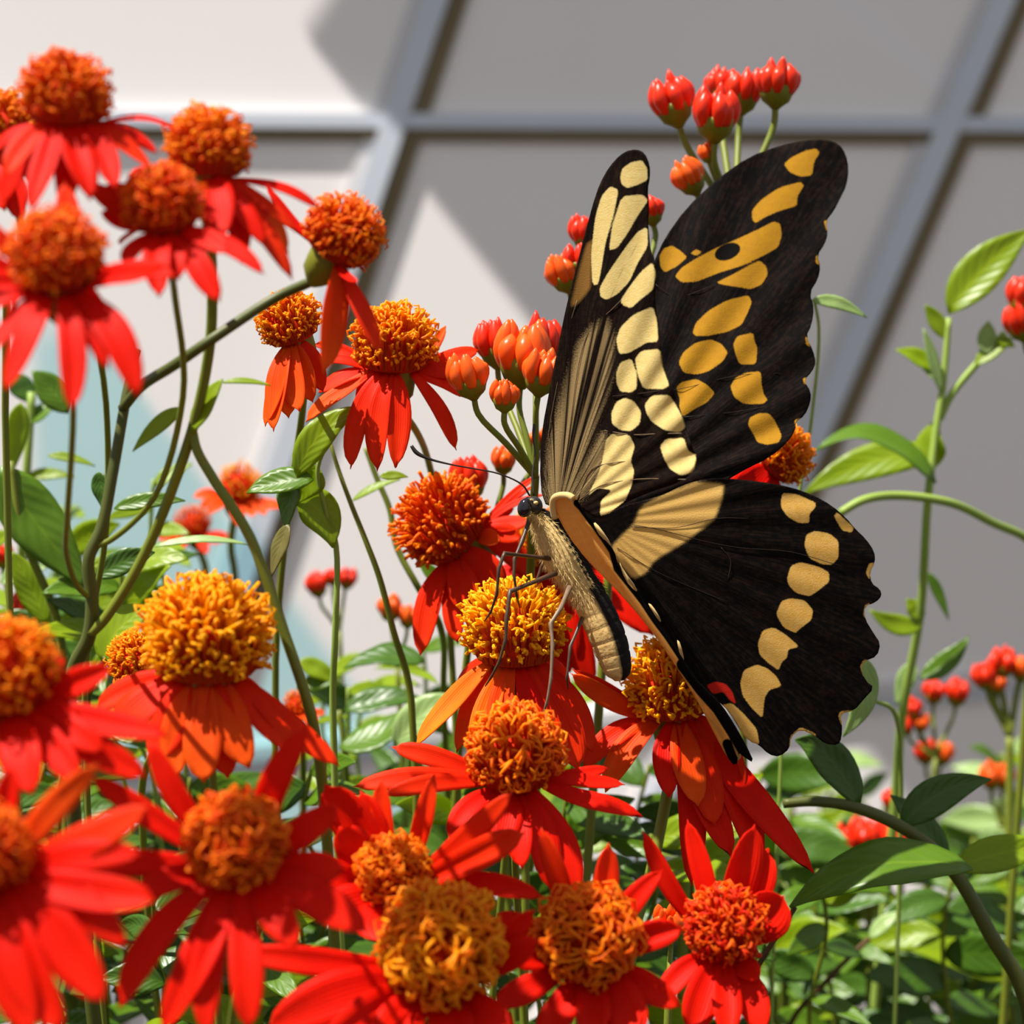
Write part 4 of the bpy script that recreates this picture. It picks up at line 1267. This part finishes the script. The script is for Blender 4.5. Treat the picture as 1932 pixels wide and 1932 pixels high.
tw_ = [P(*q) for q in ((1895, 628, .431), (1840, 690, .431), (1795, 745, .431), (1772, 790, .431))]
tw_o = obj('twig', *stem_tube(tw_, 6 * K * .43, 8 * K * .43), M['stem_light'], tall_shoot)
leaf(tall_shoot, 1880, 640, 1915, 655, 26, .43, 'lime')
shoot('grey-green stem arching over beside the hindwing', [(1585, 968, .40), (1625, 945, .40), (1690, 935, .405), (1790, 948, .41), (1870, 985, .42), (1960, 1035, .43), (2100, 1300, .45)], 8, 10, [((1585, 968, 1560, 1000, 20, .40, 'pale'), {})], 'stem_light')
shoot('thick dark curved branch with broad leaves at the lower right', [(1478, 1516, .335), (1540, 1512, .335), (1620, 1525, .335), (1720, 1572, .336), (1800, 1645, .337), (1868, 1762, .338), (1940, 1900, .34)], 9, 19, [
    ((1835, 1640, 1490, 1712, 120, .325, 'green'), dict(bend=(1650, 1590), face=(0, -.55, 1))),
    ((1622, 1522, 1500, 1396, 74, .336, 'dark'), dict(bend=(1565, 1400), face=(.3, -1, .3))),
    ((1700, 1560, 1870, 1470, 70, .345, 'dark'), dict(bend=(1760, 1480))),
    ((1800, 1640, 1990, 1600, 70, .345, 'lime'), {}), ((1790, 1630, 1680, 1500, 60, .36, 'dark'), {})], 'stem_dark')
shoot('thin brown twig reaching up to the broad leaf at lower right', [(1500, 1712, .327), (1450, 1790, .33), (1400, 1880, .335), (1370, 1980, .34)], 5, 7, (), 'twig')
shoot('brown diagonal twig deep in the lower right foliage', [(1640, 1770, .44), (1560, 1850, .44), (1480, 1960, .45)], 5, 7, [((1640, 1770, 1700, 1720, 30, .44, 'pale'), {})], 'twig')
shoot('forked olive stem with a lime leaf in front of the pale wall', [(363, 812, 0.2555), (372, 850, 0.255), (402, 903, 0.255), (471, 1012, 0.255), (536, 1193, 0.256), (587, 1349, 0.257), (610, 1500, 0.262)], 9, 12, [
    ((362, 815, 420, 715, 44, 0.254, 'lime'), {}), ((420, 722, 512, 728, 14, 0.257, 'lime'), {}), ((345, 770, 250, 852, 32, 0.257, 'lime'), {})], 'stem')
shoot('pale stem with a folded green leaf below the yellow-capped flower', [(690, 766, .318), (640, 810, .318), (600, 880, .32), (614, 960, .322), (634, 1030, .324), (632, 1200, .326), (628, 1340, .33)], 3, 9, [
    ((560, 900, 690, 766, 62, .318, 'lime'), dict(bend=(590, 800), face=(.3, -1, .4))),
    ((592, 905, 466, 930, 60, .318, 'green'), dict(bend=(520, 905), face=(-.2, -1, .6))),
    ((556, 905, 540, 1000, 60, .319, 'green'), dict(face=(-.6, -1, .1))),
    ((560, 930, 628, 1034, 76, .322, 'lime'), dict(bend=(620, 960), face=(.2, -1, .2))),
    ((545, 990, 512, 1088, 40, .316, 'drab'), dict(face=(-.8, -1, 0))),
    ((600, 880, 560, 950, 66, .321, 'lime'), dict(face=(.1, -1, .1)))], 'stem_light')
shoot('slender reddish olive stem crossing the bright wall in the centre', [(612, 800, 0.339), (624, 838, 0.331), (640, 890, 0.331), (662, 950, 0.331), (690, 1020, 0.331), (716, 1090, 0.332), (742, 1190, 0.334), (776, 1320, 0.337)], 3, 9, [((716, 900, 770, 900, 18, .34, 'lime'), {})], 'stem')
shoot('green stem curving below the round orange head', [(690, 845, 0.368), (710, 900, 0.368), (735, 960, 0.368), (748, 1030, 0.368), (790, 1110, 0.368), (830, 1180, 0.373), (838, 1350, 0.400)], 5, 8, [((665, 945, 755, 905, 20, .36, 'lime'), {}), ((835, 1110, 790, 1060, 30, .368, 'green'), {})], 'stem')
shoot('lime leaf spray at the foot of the dark forked stem', [(200, 1240, .33), (170, 1300, .335), (160, 1450, .34)], 6, 8, [
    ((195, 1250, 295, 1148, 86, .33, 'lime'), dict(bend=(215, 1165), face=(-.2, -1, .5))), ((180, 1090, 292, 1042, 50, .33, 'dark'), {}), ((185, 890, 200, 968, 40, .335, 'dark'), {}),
    ((215, 960, 350, 945, 34, .34, 'green'), {}), ((290, 1032, 470, 1028, 18, .345, 'pale'), dict(bend=(380, 1005)))], 'stem_dark')
shoot('thick dark forked stem under the upper left cluster', [(258, 660, 0.267), (240, 740, 0.265), (214, 885, 0.264), (192, 994, 0.264), (167, 1056, 0.264), (174, 1132, 0.265), (168, 1200, 0.266), (140, 1262, 0.268), (130, 1400, 0.272)], 9, 17, [], 'stem_dark')
shoot('broad green blade leaning at the left frame edge', [(20, 870, .36), (40, 1000, .36), (110, 1180, .365), (120, 1400, .37)], 6, 14, [
    ((0, 880, 170, 1110, 110, .36, 'green'), dict(bend=(60, 990), face=(.3, -1, .5))), ((90, 1180, 20, 1040, 60, .37, 'lime'), {}), ((0, 1100, 90, 1070, 40, .40, 'pale'), {}), ((0, 1160, 140, 1250, 60, .38, 'dark'), {}),
    ((130, 780, 60, 700, 60, .40, 'green'), {}), ((40, 760, 20, 900, 44, .40, 'lime'), {}), ((90, 860, 180, 880, 20, .39, 'lime'), {})], 'stem')
shoot('bent stem with olive leaves behind the left red petals', [(60, 740, .43), (50, 900, .43), (40, 1100, .44), (50, 1300, .45)], 8, 10, [
    ((50, 800, 120, 760, 50, .43, 'green'), {}), ((50, 900, 140, 900, 26, .43, 'lime'), {}), ((40, 980, -40, 900, 60, .43, 'green'), {}), ((60, 760, 10, 700, 50, .43, 'dark'), {})], 'stem_light')
shoot('dark glossy leaves on a short stem in the gap left of the standing flower', [(640, 1340, .40), (650, 1420, .40), (660, 1560, .41)], 5, 7, [
    ((800, 1250, 648, 1262, 74, .40, 'dark'), dict(bend=(720, 1225), face=(0, -.7, 1))), ((640, 1410, 790, 1330, 80, .395, 'green'), dict(bend=(720, 1400), face=(0, -.7, 1))), ((745, 1410, 880, 1318, 70, .38, 'pale'), dict(bend=(790, 1330))),
    ((650, 1340, 800, 1320, 60, .41, 'dark'), {}), ((560, 1250, 640, 1290, 40, .42, 'lime'), {}), ((640, 1280, 560, 1300, 40, .42, 'green'), {})], 'stem')
shoot('small pale leaf touching the scalloped forewing edge', [(1536, 565, .36), (1545, 620, .362), (1530, 800, .365), (1500, 1000, .37)], 3, 4, [((1530, 568, 1636, 600, 26, .36, 'pale'), dict(bend=(1580, 560)))], 'stem_light')
shoot('pale curling leaf behind the hindwing margin', [(1625, 1240, .35), (1640, 1310, .355), (1690, 1350, .37), (1700, 1500, .38)], 4, 6, [((1630, 1240, 1590, 1390, 50, .345, 'pale'), dict(bend=(1650, 1320)))], 'stem_light')

# undergrowth: leafy shoots behind and below the flowers
U = random.Random(21)
UG = 'leafy shoots of the undergrowth'


def undershoot(x, y, d, nl, tones, ln, label, mat='stem'):
    best = None
    for k in range(24):
        x_, y_, d_ = x + U.uniform(-7, 7) * k, y + U.uniform(-5, 5) * k, d + U.uniform(-.002, .004) * k
        path = [P(*q) for q in ((x_, y_, d_), (x_ + U.uniform(-25, 25), y_ + 110, d_ + .004), (x_ + U.uniform(-40, 40), y_ + 260, d_ + .01), (x_ + U.uniform(-40, 40), y_ + 420, d_ + .015))]
        c_ = to_ground(path, 4 * K * d_, 6 * K * d_, '', tries=4)
        if best is None or c_[0] < best[0]: best, at_ = c_, (x_, y_, d_, path)
        if best[0] == 0: break
    x, y, d, path = at_
    root = empty('vine_shoot', best[1][-1])
    tag(root, label, 'plant', UG)
    obj('stem', best[2], best[3], M[mat], root)
    axis = spline([tuple(p) for p in path], 8)
    for k in range(nl):
        bp_ = Vector(axis[min(len(axis) - 1, int(1 + k / nl * (len(axis) - 3)))])
        sgn = -1 if k % 2 else 1
        bl = None
        for j in range(16):
            L = ln * U.uniform(.7, 1.25) * (1 - .03 * j) * K * d
            a = U.uniform(-.5, .7)
            tp = bp_ + Vector((sgn * L * math.cos(a), U.uniform(-.02, .015) * (1 + .06 * j), L * math.sin(a)))
            LS[0] += 1
            fc = Vector((U.uniform(-.5, .5), -1, U.uniform(.1, 1.3))).normalized()
            V, F, uv = leaf_mesh(bp_, tp, (bp_ + tp) / 2 + Vector((0, 0, L * .12)), L * U.uniform(.36, .52), fc, LS[0])
            h = hits(V, F, root.name, bl[0] if bl else 10 ** 9)
            if bl is None or h < bl[0]: bl = (h, V, F, uv)
            if h == 0: break
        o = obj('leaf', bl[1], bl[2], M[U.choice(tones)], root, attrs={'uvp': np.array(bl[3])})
        md = o.modifiers.new('thickness', 'SOLIDIFY'); md.thickness = .00022; md.offset = 0


for i in range(26):
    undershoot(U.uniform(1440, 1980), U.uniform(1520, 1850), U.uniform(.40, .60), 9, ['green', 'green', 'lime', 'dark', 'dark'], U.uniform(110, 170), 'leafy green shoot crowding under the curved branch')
for i in range(12):
    undershoot(U.uniform(1480, 1960), U.uniform(1400, 1560), U.uniform(.60, .85), 7, ['green', 'lime', 'pale', 'dark'], U.uniform(70, 110), 'pale leafy shoot farther back under the small red buds')
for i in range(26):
    undershoot(U.uniform(560, 1460), U.uniform(1440, 1780), U.uniform(.345, .50), 9, ['green', 'dark', 'dark', 'dark', 'lime'], U.uniform(100, 160), 'shade-dark leafy shoot between the lower red flowers')  # mostly the dark tone: shade between the flowers put into leaf colour
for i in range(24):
    undershoot(U.uniform(-40, 600), U.uniform(1430, 1740), U.uniform(.32, .46), 9, ['green', 'dark', 'dark', 'dark', 'lime'], U.uniform(100, 160), 'green leafy shoot behind the lower left red flowers')  # dark tone favoured here too, deepening the shade by leaf colour
for i in range(9):
    undershoot(U.uniform(540, 1100), U.uniform(1220, 1340), U.uniform(.42, .62), 7, ['green', 'lime', 'lime', 'dark'], U.uniform(60, 100), 'thin lime shoot in front of the bright wall', 'stem_light')
for i in range(9):
    undershoot(U.uniform(-20, 330), U.uniform(780, 1150), U.uniform(.40, .58), 7, ['green', 'lime', 'lime', 'dark'], U.uniform(60, 110), 'blurred leafy shoot behind the forked dark stem', 'stem_light')
for i in range(8):
    undershoot(U.uniform(20, 300), U.uniform(1040, 1240), U.uniform(.36, .46), 7, ['green', 'lime', 'lime', 'dark'], U.uniform(90, 140), 'lime leafy shoot rising behind the shaggy yellow crown', 'stem_light')
